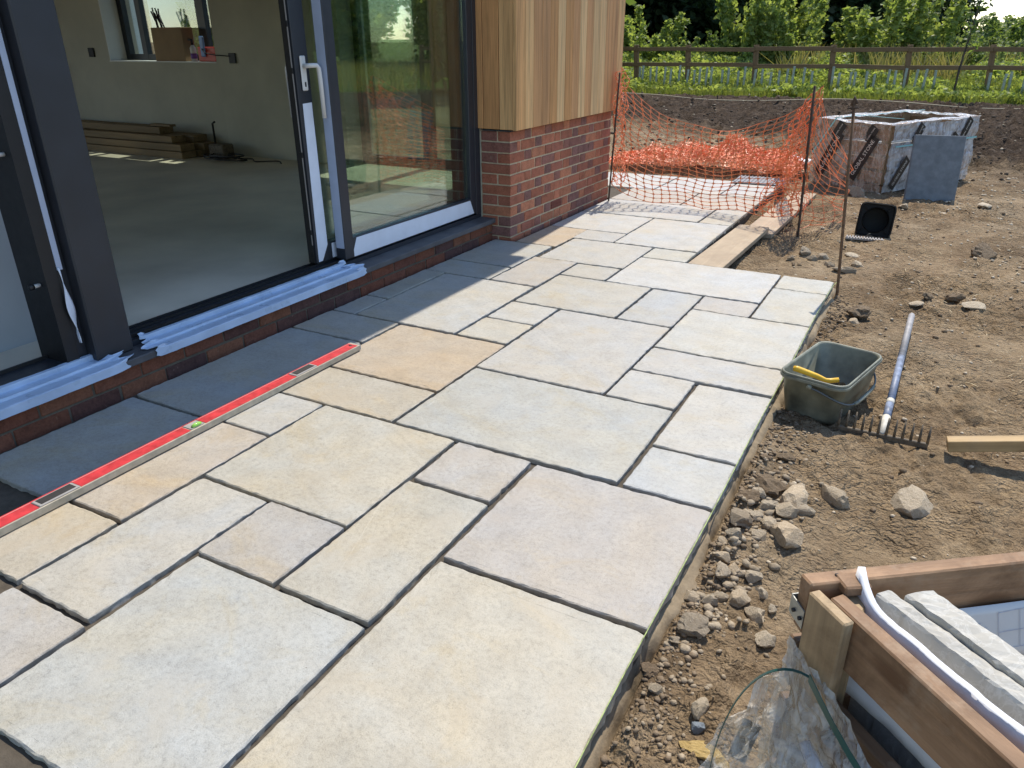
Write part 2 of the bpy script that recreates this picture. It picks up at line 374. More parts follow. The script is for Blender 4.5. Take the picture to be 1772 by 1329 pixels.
def m_riven():
    t = NT('riven_edge_stone'); v = t.coord()
    a = t.noise(t.coord(scale=(1, 1, 1)), 22, 6, 0.65, 1.4); b = t.noise(v, 8, 4)
    c = t.ramp(b, [(0.3, (0.35, 0.33, 0.285)), (0.7, (0.47, 0.45, 0.40))])
    c = t.mix(t.ramp(a, [(0.46, 0.0), (0.5, 0.3), (0.54, 0.0)]), c, (0.66, 0.65, 0.61))
    return t.done(t.pbr(c, 0.8, t.bump(a, 0.35, 0.004), spec=0.25))
MAT['riven'] = m_riven()
MAT['blackplastic'] = m_plain('black_drain_plastic', (0.012, 0.012, 0.011), 0.75, 0, 0.3, 12, 0.1, 0.25)
MAT['mat'] = m_plain('grey_mat', (0.22, 0.22, 0.23), 0.7)
MAT['card'] = m_plain('cardboard', (0.34, 0.225, 0.125), 0.8, 0, 0.08, 5)
MAT['redbox'] = m_plain('red_plastic', (0.70, 0.06, 0.035), 0.4)
MAT['blueobj'] = m_plain('blue_plastic', (0.20, 0.36, 0.75), 0.4)
MAT['purple'] = m_plain('purple_print', (0.22, 0.09, 0.38), 0.5)
MAT['bark'] = m_plain('bark', (0.07, 0.055, 0.04), 0.9, 0, 0.3, 10, 0.5)
MAT['leaf_light'] = m_leaf('light_leaf', (0.135, 0.20, 0.048), (0.36, 0.43, 0.155), 0.58)
MAT['leaf_mid'] = m_leaf('mid_leaf', (0.07, 0.115, 0.03), (0.20, 0.27, 0.085), 0.55)
MAT['leaf_dark'] = m_leaf('dark_leaf', (0.016, 0.034, 0.016), (0.05, 0.08, 0.034), 0.3)
MAT['leaf_blue'] = m_leaf('blue_green_leaf', (0.095, 0.14, 0.062), (0.25, 0.32, 0.155), 0.55)
MAT['grass'] = m_leaf('grass_blade', (0.085, 0.125, 0.03), (0.25, 0.28, 0.075), 0.5)
MAT['seed'] = m_leaf('seeding_grass', (0.16, 0.18, 0.06), (0.34, 0.29, 0.14), 0.45)
MAT['straw'] = m_plain('straw', (0.42, 0.33, 0.19), 0.8)

# ------------------------------------------------------------------ mesh helpers
def wpos(o):
    return Vector(o.get('_w', (0, 0, 0))) if o is not None else Vector((0, 0, 0))
WP = {}
def place(o, w, parent=None):
    WP[o.name] = Vector(w)
    if parent is not None:
        o.parent = parent; o.location = Vector(w) - WP[parent.name]
    else: o.location = Vector(w)
def mobj(name, verts, faces, mat, parent=None, smooth=False, origin=None, color=None):
    vs = np.asarray(verts, dtype=np.float64)
    if origin is None:
        origin = (vs.min(0) + vs.max(0))/2
    me = bpy.data.meshes.new(name)
    me.from_pydata((vs - np.asarray(origin)).tolist(), [], [tuple(f) for f in faces])
    me.update()
    if smooth: me.polygons.foreach_set('use_smooth', [True]*len(me.polygons))
    if isinstance(mat, str): mat = MAT[mat]
    me.materials.append(mat)
    o = bpy.data.objects.new(name, me); COL.objects.link(o)
    place(o, origin, parent)
    if color is not None: o.color = (*color, 1)
    return o
def fast_mesh(name, verts, quads, mat, smooth=False):
    me = bpy.data.meshes.new(name)
    v = np.asarray(verts, dtype=np.float32); q = np.asarray(quads, dtype=np.int32); k = q.shape[1]
    me.vertices.add(len(v)); me.vertices.foreach_set('co', v.ravel())
    me.loops.add(q.size); me.loops.foreach_set('vertex_index', q.ravel())
    me.polygons.add(len(q)); me.polygons.foreach_set('loop_start', np.arange(0, q.size, k, dtype=np.int32))
    me.polygons.foreach_set('loop_total', np.full(len(q), k, dtype=np.int32))
    if smooth: me.polygons.foreach_set('use_smooth', np.ones(len(q), dtype=bool))
    me.update(calc_edges=True); me.validate()
    me.materials.append(MAT[mat] if isinstance(mat, str) else mat)
    return me
def link(name, me, w, parent=None, rz=0.0, scale=None, rot=None):
    o = bpy.data.objects.new(name, me); COL.objects.link(o); place(o, w, parent)
    o.rotation_euler = rot if rot else (0, 0, rz)
    if scale is not None: o.scale = scale if hasattr(scale, '__len__') else (scale,)*3
    return o
def empty(name, w, parent=None):
    o = bpy.data.objects.new(name, None); COL.objects.link(o); o.empty_display_size = 0.1; place(o, w, parent); return o
def tag(o, label=None, cat=None, group=None, kind=None):
    if label: o['label'] = label
    if cat: o['category'] = cat
    if group: o['group'] = group
    if kind: o['kind'] = kind
    return o
BOXF = [(0, 3, 2, 1), (4, 5, 6, 7), (0, 1, 5, 4), (1, 2, 6, 5), (2, 3, 7, 6), (3, 0, 4, 7)]
def box_mesh(sx, sy, sz, bev=0.0, mat=None, jitter=0.0, seed=0):
    bm = bmesh.new()
    bmesh.ops.create_cube(bm, size=1.0)
    rnd = random.Random(seed)
    for v in bm.verts:
        v.co.x *= sx; v.co.y *= sy; v.co.z *= sz
        if jitter: v.co += Vector([rnd.uniform(-jitter, jitter) for _ in range(3)])
    if bev: bmesh.ops.bevel(bm, geom=list(bm.edges), offset=bev, segments=1, affect='EDGES')
    me = bpy.data.meshes.new('box'); bm.to_mesh(me); bm.free()
    if mat: me.materials.append(MAT[mat])
    return me
def box(name, x, y, z, mat, parent=None, bev=0.0, jitter=0.0, color=None, rz=0.0):
    me = box_mesh(abs(x[1]-x[0]), abs(y[1]-y[0]), abs(z[1]-z[0]), bev, mat, jitter, random.randrange(9999))
    me.name = name
    o = bpy.data.objects.new(name, me); COL.objects.link(o)
    place(o, ((x[0]+x[1])/2, (y[0]+y[1])/2, (z[0]+z[1])/2), parent)
    o.rotation_euler.z = rz
    if color is not None: o.color = (*color, 1)
    return o
def beam(name, p, q, w, h, mat, parent=None, bev=0.002, roll=0.0, jitter=0.0):
    """a bar of section w x h from p to q (its local x runs along it)"""
    p, q = Vector(p), Vector(q); d = q - p
    me = box_mesh(d.length, w, h, bev, mat, jitter, random.randrange(9999)); me.name = name
    o = bpy.data.objects.new(name, me); COL.objects.link(o); place(o, (p+q)/2, parent)
    xa = d.normalized(); up = Vector((0, 0, 1)) if abs(xa.z) < 0.95 else Vector((0, 1, 0))
    ya = up.cross(xa).normalized(); za = xa.cross(ya)
    m = Matrix((xa, ya, za)).transposed().to_4x4() @ Matrix.Rotation(roll, 4, 'X')
    o.rotation_euler = m.to_euler(); return o
def tube_geo(path, r, n=8, caps=True):
    path = [Vector(p) for p in path]; rs = r if hasattr(r, '__len__') else [r]*len(path)
    vs, fs = [], []
    prev = None
    for i, p in enumerate(path):
        d = (path[min(i+1, len(path)-1)] - path[max(i-1, 0)]).normalized()
        a = Vector((0, 0, 1)) if abs(d.z) < 0.9 else Vector((1, 0, 0))
        if prev is not None and (prev - d*prev.dot(d)).length > 1e-4: x = (prev - d*prev.dot(d)).normalized()
        else: x = d.cross(a).normalized()
        prev = x; y = d.cross(x)
        for k in range(n):
            t = 2*math.pi*k/n; vs.append(p + x*(math.cos(t)*rs[i]) + y*(math.sin(t)*rs[i]))
    for i in range(len(path)-1):
        for k in range(n):
            a, b = i*n+k, i*n+(k+1) % n; fs.append((a, b, b+n, a+n))
    if caps: fs.append(tuple(range(n-1, -1, -1))); fs.append(tuple(range(len(vs)-n, len(vs))))
    return [tuple(v) for v in vs], fs
def tube(name, path, r, mat, parent=None, n=8, caps=True):
    v, f = tube_geo(path, r, n, caps); return mobj(name, v, f, mat, parent, True)
def grid_sheet(name, fn, nu, nv, mat, parent=None, thick=0.0, smooth=True):
    # smooth=False keeps the creases of crinkled film
    vs = [fn(i/nu, j/nv) for j in range(nv+1) for i in range(nu+1)]
    fs = [(j*(nu+1)+i, j*(nu+1)+i+1, (j+1)*(nu+1)+i+1, (j+1)*(nu+1)+i) for j in range(nv) for i in range(nu)]
    o = mobj(name, vs, fs, mat, parent, smooth)
    if thick:
        m = o.modifiers.new('thickness', 'SOLIDIFY'); m.thickness = thick; m.offset = 0
    return o

# value noise (numpy)
def _hash(ix, iy, seed):
    h = (ix.astype(np.int64)*374761393 + iy.astype(np.int64)*668265263 + seed*1442695041) & 0xFFFFFFFF
    h = ((h ^ (h >> 13))*1274126177) & 0xFFFFFFFF
    return ((h ^ (h >> 16)) & 0xFFFFFF)/float(0xFFFFFF)
def vnoise(x, y, seed=0):
    x = np.asarray(x, dtype=np.float64); y = np.asarray(y, dtype=np.float64)
    ix, iy = np.floor(x), np.floor(y); fx, fy = x-ix, y-iy
    fx = fx*fx*(3-2*fx); fy = fy*fy*(3-2*fy)
    a = _hash(ix, iy, seed); b = _hash(ix+1, iy, seed); c = _hash(ix, iy+1, seed); d = _hash(ix+1, iy+1, seed)
    return (a*(1-fx)+b*fx)*(1-fy) + (c*(1-fx)+d*fx)*fy - 0.5
def fbm(x, y, oct=4, seed=0, gain=0.5):
    s = 0; a = 1.0
    for k in range(oct):
        s = s + a*vnoise(x*(2**k)+k*17.3, y*(2**k)-k*9.1, seed+k); a *= gain
    return s
from mathutils import noise as _mn
def N1(x, y, s):
    p = Vector((x, y, s*7.31)); return 0.62*(_mn.noise(p) + 0.5*_mn.noise(p*2.03) + 0.25*_mn.noise(p*4.07))
def sstep(a, b, x):
    t = np.clip((x-a)/(b-a), 0, 1); return t*t*(3-2*t)

# ------------------------------------------------------------------ ground
def ground_z(x, y):
    x = np.asarray(x, dtype=np.float64); y = np.asarray(y, dtype=np.float64)
    soil = sstep(9.2, 11.5, y + 0.55*x + 2.2*vnoise(x*0.6, y*0.6, 5))*(1-sstep(20.3, 21.5, y))
    z = -0.065 + 0.045*fbm(x*0.8, y*0.8, 3, 1)*sstep(0.0, 0.6, x + 0*y)
    z = z + 0.026*fbm(x*4.0, y*4.0, 3, 2) + 0.024*fbm(x*13, y*13, 4, 3, 0.65)*(0.4 + 1.2*sstep(-0.1, 0.25, vnoise(x*1.7, y*1.7, 77))) + 0.012*np.abs(fbm(x*7+3*vnoise(x*3, y*3, 9), y*11, 3, 78))
    clump = np.abs(fbm(x*3.2, y*3.2, 4, 8, 0.6))
    z = z + soil*(0.26*(0.30-clump) + 0.10*fbm(x*7, y*7, 3, 12, 0.6))
    # loose spoil along the paving edge
    edge = sstep(0.02, 0.07, x)*(1-sstep(0.16, 0.42, x + 0.12*vnoise(y*3, x*3, 21)))*(1-sstep(2.5, 3.0, y))
    z = z + edge*(0.016 + 0.06*np.maximum(0, fbm(x*14, y*14, 3, 31, 0.6)))
    # low beneath house and paving
    under = np.maximum((1-sstep(0.0, 0.03, x))*(1-sstep(4.84, 4.88, y)), (1-sstep(-0.96, -0.93, x))*(1-sstep(8.05, 8.25, y)))
    z = z*(1-under) + (-0.16)*under
    strip = sstep(-0.93, -0.90, x)*(1-sstep(-0.5, -0.3, x))*(1-sstep(8.0, 8.6, y))*sstep(4.86, 4.9, y)
    z = z - 0.045*strip
    far = sstep(40, 120, np.hypot(x, y))
    return z*(1-far) + far*(-0.1)
def arange2(*segs):
    out = [segs[0][0]]
    for a, b, s in segs:
        n = max(1, int(round((b-a)/s))); out += [a + (b-a)*(k+1)/n for k in range(n)]
    return np.array(out)
gx = arange2((-900, -100, 200), (-100, -30, 10), (-30, -9, 2.0), (-9, -3.2, 0.09), (-3.2, -0.95, 0.05), (-0.95, -0.02, 0.03), (-0.02, 1.0, 0.010), (1.0, 2.2, 0.04), (2.2, 6, 0.2), (6, 30, 2), (30, 100, 10), (100, 900, 200))
gy = arange2((-300, -20, 40), (-20, 0.4, 2), (0.4, 1.0, 0.05), (1.0, 3.4, 0.010), (3.4, 5.5, 0.015), (5.5, 10, 0.03), (10, 15, 0.06), (15, 22, 0.09), (22, 30, 0.4), (30, 100, 5), (100, 1500, 100))
GX, GY = np.meshgrid(gx, gy)
GZ = ground_z(GX, GY)
nxg, nyg = len(gx), len(gy)
idx = np.arange(nxg*nyg).reshape(nyg, nxg)
quads = np.stack([idx[:-1, :-1], idx[:-1, 1:], idx[1:, 1:], idx[1:, :-1]], -1).reshape(-1, 4)
ground = link('ground', fast_mesh('ground', np.stack([GX, GY, GZ], -1).reshape(-1, 3), quads, 'ground', True), (0, 0, 0))
tag(ground, 'brown trodden earth with tilled soil and grass beyond', kind='structure')
def gz(x, y): return float(ground_z(np.array([x]), np.array([y]))[0])

# ------------------------------------------------------------------ patio
def bed():
    # main bed and far bed, top about 32 mm under the slab faces
    vs, fs = [], []
    def prism(poly, z0, z1):
        b = len(vs); n = len(poly)
        for x, y in poly: vs.append((x, y, z0))
        for x, y in poly: vs.append((x, y, z1))
        fs.append(tuple(b+n+i for i in range(n)))
        for i in range(n): fs.append((b+i, b+(i+1) % n, b+n+(i+1) % n, b+n+i))
    prism([(-2.405, 0.2), (-0.004, 0.2), (-0.004, 4.845), (-0.93, 4.845), (-0.93, 8.16), (-3.4, 8.16), (-3.4, 6.80), (-2.24, 6.80), (-2.24, 4.845), (-2.405, 4.845)], -0.2, -0.019)
    return mobj('patio_pavement', vs, fs, 'bed', None, origin=(0, 0, 0))
patio = tag(bed(), 'pale limestone paving laid in a random rectangular pattern', kind='structure')
U = 0.851
def ux(v): return (v + 0.485)*U
SL = {}
def addslab(key, x0, x1, y0, y1, col): SL[key] = (ux(x0), ux(x1), y0*U, y1*U, col)
GREYB = (0.53, 0.53, 0.485); CREAM = (0.585, 0.54, 0.435); PALE = (0.575, 0.555, 0.50); PINK = (0.53, 0.495, 0.445); ORG = (0.60, 0.475, 0.33); YEL = (0.585, 0.51, 0.385); BLUE = (0.54, 0.545, 0.52); WHT = (0.60, 0.585, 0.54)
addslab(1, -1.954, -1.239, 0.592, 1.320, GREYB); addslab(2, -1.205, -0.486, 0.640, 1.690, CREAM)
addslab(3, -1.597, -1.240, 1.349, 2.056, CREAM); addslab(4, -1.972, -1.625, 1.345, 1.686, PINK)
addslab(5, -2.345, -1.997, 0.957, 1.680, PALE); addslab(6, -2.350, -1.623, 1.707, 2.421, CREAM)
addslab(7, -1.589, -1.244, 2.087, 2.415, PINK); addslab(8, -1.206, -0.486, 1.721, 2.408, (0.525, 0.485, 0.44))
addslab(9, -1.949, -0.870, 2.449, 3.149, GREYB); addslab(10, -0.835, -0.486, 2.441, 2.778, BLUE)
addslab(11, -0.839, -0.486, 2.808, 3.501, PALE); addslab(12, -1.208, -0.870, 3.178, 3.518, PALE)
addslab(13, -1.206, -0.488, 3.542, 3.872, (0.555, 0.535, 0.49)); addslab(14, -1.205, -0.488, 3.900, 4.622, (0.58, 0.56, 0.49))
addslab(15, -2.705, -1.976, 2.822, 3.512, ORG); addslab(16, -2.700, -1.978, 2.449, 2.794, YEL)
addslab(17, -2.700, -2.375, 2.087, 2.420, PALE); addslab(18, -2.700, -2.378, 1.345, 2.062, (0.58, 0.50, 0.40))
addslab(19, -2.700, -2.375, 0.959, 1.315, YEL); addslab(20, -2.345, -1.985, 0.24, 0.925, PINK)
addslab(21, -2.755+0.0-0.5, -2.735, 1.305, 2.045, GREYB)
addslab(22, -3.262-0.0, -2.735, 2.075, 3.150, GREYB); addslab(23, -3.262, -2.735, 3.178, 3.520, PALE)
addslab(24, -3.070, -2.340, 3.552, 4.578, PALE); addslab(25, -3.262, -3.098, 3.552, 3.876, BLUE)
addslab(26, -3.262, -3.098, 3.900, 4.590, (0.54, 0.53, 0.46)); addslab(27, -2.690, -2.330, 4.608, 5.308, PINK)
addslab(28, -3.262, -2.722, 4.610, 4.935, GREYB); addslab(281, -3.262, -2.722, 4.965, 5.662, GREYB)
addslab(29, -2.310, -1.983, 3.548, 3.872, (0.585, 0.535, 0.43)); addslab(30, -2.307, -1.983, 3.898, 4.228, PALE)
addslab(31, -1.954, -1.232, 3.182, 4.226, (0.565, 0.545, 0.50)); addslab(32, -2.298, -1.597, 4.254, 4.936, (0.57, 0.545, 0.475))
addslab(33, -1.568, -1.229, 4.252, 4.928, (0.525, 0.525, 0.50)); addslab(34, -1.205, -0.856, 4.650, 4.930, PINK)
addslab(35, -0.831, -0.488, 4.655, 5.332, (0.585, 0.56, 0.475)); addslab(36, -0.829, -0.488, 5.362, 5.690, (0.58, 0.565, 0.49))
addslab(37, -1.934, -0.856, 4.966, 5.688, WHT); addslab(38, -2.300, -1.962, 4.968, 5.282, (0.53, 0.51, 0.45))
addslab(39, -2.660, -1.956, 5.322, 6.020, PALE); addslab(40, -1.930, -1.585, 5.714, 6.020, (0.575, 0.555, 0.47))
addslab(41, -2.300, -1.585, 6.050, 7.105, WHT); addslab(42, -2.690, -2.325, 6.048, 6.368, PALE)
addslab(43, -3.065, -2.700, 5.694, 6.372, ORG); addslab(44, -3.065, -2.330, 6.400, 7.105, WHT)
addslab(45, -3.065, -1.900, 7.135, 7.83, WHT); addslab(46, -1.872, -1.585, 7.135, 7.83, CREAM)
# the far rows behind the netting
addslab(47, -3.065, -2.30, 7.86, 8.56, (0.56, 0.49, 0.39)); addslab(48, -2.27, -1.585, 7.86, 8.56, (0.57, 0.50, 0.40))
addslab(49, -3.75, -2.84, 8.60, 9.55, WHT); addslab(50, -2.81, -2.08, 8.60, 9.55, WHT); addslab(51, -2.05, -1.585, 8.60, 9.55, WHT)
def make_slab(key, x0, x1, y0, y1, col):
    x0 -= 0.0045; x1 += 0.0045; y0 -= 0.0045; y1 += 0.0045
    rnd = random.Random(key*7+3)
    cx, cy = (x0+x1)/2, (y0+y1)/2; hx, hy = (x1-x0)/2, (y1-y0)/2
    pts = []
    def side(ax, ay, bx, by):
        L = math.hypot(bx-ax, by-ay); n = max(6, int(L/0.02)); nx, ny = (by-ay)/L, -(bx-ax)/L
        ph = rnd.uniform(0, 50)
        for i in range(n):
            t = i/n; e = min(t, 1-t)*L
            inset = 0.004*math.exp(-e/0.008)
            wob = 0.0014*(float(vnoise(np.array([ph+t*L*14]), np.array([0.3]), key))*2) + rnd.uniform(-0.0014, 0.0014)
            if rnd.random() < 0.05: wob -= rnd.uniform(0.001, 0.0045)
            px, py = ax+(bx-ax)*t, ay+(by-ay)*t
            o = wob - inset
            pts.append((px+nx*o, py+ny*o))
    side(-hx, -hy, hx, -hy); side(hx, -hy, hx, hy); side(hx, hy, -hx, hy); side(-hx, hy, -hx, -hy)
    n = len(pts); vs = []; fs = []
    rings = [(0.0, -0.030, 0.004), (0.0, -0.012, -0.001), (0.0, -0.003, 0.0), (0.004, 0.0, 0.0)]
    for inset, z, j in rings:
        for x, y in pts:
            d = math.hypot(x, y); k = (d-inset)/d
            vs.append((x*k + rnd.uniform(-1, 1)*abs(j), y*k + rnd.uniform(-1, 1)*abs(j), z + (rnd.uniform(-0.0012, 0.0012) if inset or z == -0.003 else 0)))
    for r in range(len(rings)-1):
        for i in range(n): fs.append((r*n+i, r*n+(i+1) % n, (r+1)*n+(i+1) % n, (r+1)*n+i))
    # top: an inner ring and a face
    b = len(vs)
    for x, y in pts: vs.append((x*0.93, y*0.93, rnd.uniform(-0.0006, 0.0006)))
    for i in range(n): fs.append((3*n+i, 3*n+(i+1) % n, b+(i+1) % n, b+i))
    fs.append(tuple(range(b, b+n)))
    dz = rnd.uniform(-0.0015, 0.0015)
    o = mobj('paving_slab', [(x+cx, y+cy, z+dz) for x, y, z in vs], fs, 'slab', patio, origin=(cx, cy, dz))
    o.rotation_euler = (rnd.uniform(-1, 1)*0.0016, rnd.uniform(-1, 1)*0.0016, rnd.uniform(-1, 1)*0.003)
    k = rnd.uniform(0.70, 0.745); g_ = sum(col)/3; col = tuple(c*0.78 + g_*0.22*f for c, f in zip(col, (1.03, 1.0, 0.95)))
    o.color = (col[0]*k, col[1]*k, col[2]*k, 1)
    return o
for key, a in SL.items(): make_slab(key, *a)
# sandy haunching along the open edge
def haunch():
    xs = np.linspace(-0.012, 0.10, 10); ys = np.arange(0.9, 4.86, 0.02)
    vs = []
    for y in ys:
        for x in xs:
            w = 0.006 + 0.075*N1(y*2.6, 1.0, 41) + 0.02*N1(y*13, 2.0, 42)
            z = -0.040 - max(0, x-0.0)*0.45 - (0.09 if x > w+0.02 else 0)*min(1, (x-w-0.02)/0.03 if x > w+0.02 else 0)
            z += 0.008*N1(x*30, y*30, 44)
            vs.append((x, y, z))
    n = len(xs); fs = [(j*n+i, j*n+i+1, (j+1)*n+i+1, (j+1)*n+i) for j in range(len(ys)-1) for i in range(n-1)]
    return mobj('haunching', vs, fs, 'haunch', patio, True)
haunch()
# patch of damp bedding at the unlaid corner by the door

# ------------------------------------------------------------------ house
house = empty('house', (-2.5, 3.0, 0.0))
tag(house, 'new house wall with brick plinth, cedar cladding and dark framed sliding glass doors', 'house')
PX, PY0, PY1 = -2.255, 4.858, 6.76            # brick pier face and ends
BR = [(0.30, 0.112, 0.064), (0.27, 0.096, 0.056), (0.32, 0.128, 0.070), (0.24, 0.090, 0.058), (0.19, 0.084, 0.064), (0.165, 0.082, 0.068), (0.29, 0.106, 0.06), (0.26, 0.098, 0.06)]
plinth = mobj('brick_plinth', *(lambda x0, x1, y0, y1, z0, z1: ([(x0, y0, z0), (x1, y0, z0), (x1, y1, z0), (x0, y1, z0), (x0, y0, z1), (x1, y0, z1), (x1, y1, z1), (x0, y1, z1)], BOXF))(-2.50, PX-0.006, PY0+0.006, PY1-0.006, -0.14, 0.764), 'mortar', house)
BMESH = {}
def brick_at(x0, x1, y0, y1, z0, z1, parent, dark=None):
    key = (round(x1-x0, 3), round(y1-y0, 3), round(z1-z0, 3), random.randrange(2))
    if key not in BMESH: BMESH[key] = box_mesh(key[0], key[1], key[2], 0.0035, 'brick', 0.0022, len(BMESH))
    o = bpy.data.objects.new('brick', BMESH[key]); COL.objects.link(o)
    j = random.uniform(-0.0015, 0.0015)
    place(o, ((x0+x1)/2 + j, (y0+y1)/2 + j, (z0+z1)/2), parent)
    c = BR[dark] if dark is not None else random.choice(BR)
    k = random.uniform(1.15, 1.5); o.color = (c[0]*k, c[1]*k, c[2]*k, 1)
    return o
CH, BH = 0.075, 0.065
for r in range(11):
    z1 = 0.762 - r*CH; z0 = z1 - BH
    even = r % 2 == 0
    y = PY0
    seq = []
    if even:
        brick_at(PX-0.1025, PX, y, y+0.215, z0, z1, plinth)
        brick_at(PX-0.238, PX-0.1125, PY0, PY0+0.1, z0, z1, plinth, random.choice((3, 4, 5, 1)))
        y += 0.225; pat = ['h', 's']
    else:
        brick_at(PX-0.238, PX, y, y+0.1025, z0, z1, plinth)
        y += 0.1125
        brick_at(PX-0.1, PX, y, y+0.05, z0, z1, plinth, random.choice((0, 2, 5)))
        y += 0.06; pat = ['s', 'h']
    k = 0
    while y < PY1-0.02:
        ty = pat[k % 2]; w = 0.215 if ty == 's' else 0.1025
        w2 = min(w, PY1-y)
        if w2 > 0.03:
            if r == 8 and ty == 's' and 5.55 < y+w/2 < 5.9:
                ab = box('air_brick', (PX-0.1, PX-0.004), (y, y+w2), (z0, z1), 'brick', plinth, 0.002, color=(0.27, 0.10, 0.07))
                for q in range(5):
                    zz = z0+0.008+q*0.0115
                    box('louvre', (PX-0.01, PX+0.004), (y+0.008, y+w2-0.008), (zz, zz+0.0055), 'brick', plinth, color=(0.25, 0.09, 0.065))
            else:
                brick_at(PX-0.1, PX, y, y+w2, z0, z1, plinth, None if ty == 's' else random.choice((0, 2, 3, 4, 5, 5, 6)))
        y += w+0.01; k += 1
box('pier_inner_wall', (-2.74, -2.501), (4.862, 6.329), (-0.1, 3.88), 'plaster', house)
# low wall under the doors
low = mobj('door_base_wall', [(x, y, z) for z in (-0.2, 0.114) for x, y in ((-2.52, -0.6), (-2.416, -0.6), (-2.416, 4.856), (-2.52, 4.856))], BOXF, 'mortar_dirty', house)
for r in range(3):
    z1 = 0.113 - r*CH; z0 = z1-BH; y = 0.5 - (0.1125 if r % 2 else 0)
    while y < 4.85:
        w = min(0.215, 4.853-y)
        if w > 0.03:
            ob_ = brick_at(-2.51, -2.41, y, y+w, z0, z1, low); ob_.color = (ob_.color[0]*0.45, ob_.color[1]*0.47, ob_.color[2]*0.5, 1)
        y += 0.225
box('door_sill', (-2.56, -2.378), (-0.6, 4.853), (0.117, 0.150), 'sill', house, 0.004)

# cedar cladding
clad = mobj('cladding', [(x, y, z) for z in (0.79, 3.88) for x, y in ((-2.5005, 4.858), (-2.215, 4.858), (-2.215, 6.79), (-2.5005, 6.79))], BOXF, 'dark', house)
CED = [(0.70, 0.38, 0.15), (0.74, 0.44, 0.19), (0.62, 0.32, 0.12), (0.76, 0.49, 0.23), (0.64, 0.33, 0.13), (0.72, 0.40, 0.165), (0.60, 0.32, 0.135)]
def cboard(name_parent, x, y, z0, z1, seed):
    c = random.choice(CED); k = random.uniform(0.92, 1.12)
    o = box('cedar_board', x, y, (z0, z1), 'cedar_z', name_parent, 0.0022); o.color = (c[0]*k, c[1]*k, c[2]*k, 1); return o
y = 4.831
while y < 6.80:
    w = random.uniform(0.122, 0.136); cboard(clad, (-2.214, -2.190), (y, min(y+w-0.005, 6.80)), 0.776, 3.85, 0); y += w
x = -2.218
cboard(clad, (-2.215, -2.1905), (4.8285, 4.8305), 0.776, 3.85, 0)
for w, in ((0.112,), (0.128,), (0.064,)):
    cboard(clad, (x-w+0.005, x), (4.832, 4.856), 0.780, 3.85, 0); x -= w
box('drip_flashing', (-2.475, -2.236), (4.842, 6.78), (0.7665, 0.7745), 'alu', house)
# upper wall and roof (they shade the doors and the strip of paving in front)
box('upper_wall', (-2.72, -2.46), (-4.0, 4.83), (2.38, 3.88), 'cedar_z', house, color=(0.48, 0.29, 0.15))
box('roof', (-10.9, -2.16), (-4.2, 6.72), (3.89, 4.02), 'roof', house)
tube('gutter', [(-2.12, -4.2, 3.93), (-2.12, 6.72, 3.93)], 0.055, 'alu', house, 10)
box('end_roof', (-10.9, -2.3), (6.72, 6.80), (3.86, 4.02), 'roof', house)

# rooms
ZF = 0.160
box('room_floor', (-10.5, -2.57), (-3.9, 6.33), (-0.1, ZF), 'screed', house)
box('room_ceiling', (-10.5, -2.73), (-3.9, 6.33), (2.5, 2.6), 'plaster', house)
box('back_wall', (-10.8, -10.5), (-3.9, -2.6), (-0.1, 3.88), 'plaster', house)
box('back_wall', (-10.8, -10.5), (4.9, 6.7), (-0.1, 3.88), 'plaster', house)
box('back_wall', (-10.8, -10.5), (-2.6, 4.9), (2.35, 3.88), 'plaster', house)  # leaves an added opening below for skylight
box('back_wall', (-10.8, -10.5), (-2.6, 4.9), (-0.1, ZF-0.004), 'plaster', house)
for yy in (-2.57, 1.15, 4.87): box('added_opening_post', (-10.7, -10.6), (yy-0.03, yy+0.03), (ZF, 2.349), 'alu', house)  # posts of the unseen opening, added to brighten the room with skylight
box('near_gable_wall', (-10.5, -2.74), (-4.1, -3.9), (-0.1, 3.88), 'plaster', house)
box('side_wall', (-2.74, -2.50), (-3.9, -0.62), (-0.1, 2.37), 'plaster', house)
# end wall with a window and a glazed door
WX0, WX1, WZ0, WZ1 = -8.52, -6.72, 1.13, 2.2
DX0, DX1, DZ1 = -4.98, -3.28, 2.12
EY0, EY1 = 6.33, 6.74
for nm, xx, zz in (('end_wall', (-10.5, WX0), (-0.1, 3.88)), ('end_wall', (WX1, DX0), (-0.1, 3.88)), ('end_wall', (DX1, -2.47), (-0.1, 3.88)),
                   ('end_wall', (WX0, WX1), (-0.1, WZ0)), ('end_wall', (WX0, WX1), (WZ1, 3.88)), ('end_wall', (DX0, DX1), (DZ1, 3.88)), ('end_wall', (DX0, DX1), (-0.1, ZF-0.003))):
    box(nm, xx, (EY0, EY1), zz, 'plaster', house)
win = empty('window', (-7.62, 6.6, 1.13), house)
box('window_board', (WX0, WX1), (EY0-0.012, 6.55), (WZ0, WZ0+0.012), 'white', win)
box('reveal_lining', (WX0, WX0+0.012), (EY0-0.002, 6.55), (WZ0+0.013, WZ1), 'white', win)
for xx in ((WX0+0.012, WX0+0.09), (-8.19, -8.11), (-7.18, -7.06), (WX1-0.07, WX1)):
    box('window_mullion', xx, (6.55, 6.62), (WZ0+0.013, WZ1), 'alu', win)
box('orange_timber', (-8.42, -8.31), (6.78, 6.83), (0.9, 2.3), 'timber_x', win)
for zz in ((WZ0+0.013, WZ0+0.08), (WZ1-0.07, WZ1)): box('window_rail', (WX0+0.09, WX1-0.07), (6.553, 6.617), zz, 'alu', win)
box('window_pane', (WX0+0.09, WX1-0.07), (6.583, 6.589), (WZ0+0.08, WZ1-0.07), 'glass', win)
gd = empty('garden_door', (-4.13, 6.6, ZF), house)
for xx in ((DX0, DX0+0.07), (-4.19, -4.07), (DX1-0.07, DX1)): box('door_stile', xx, (6.55, 6.62), (ZF, DZ1), 'alu', gd)
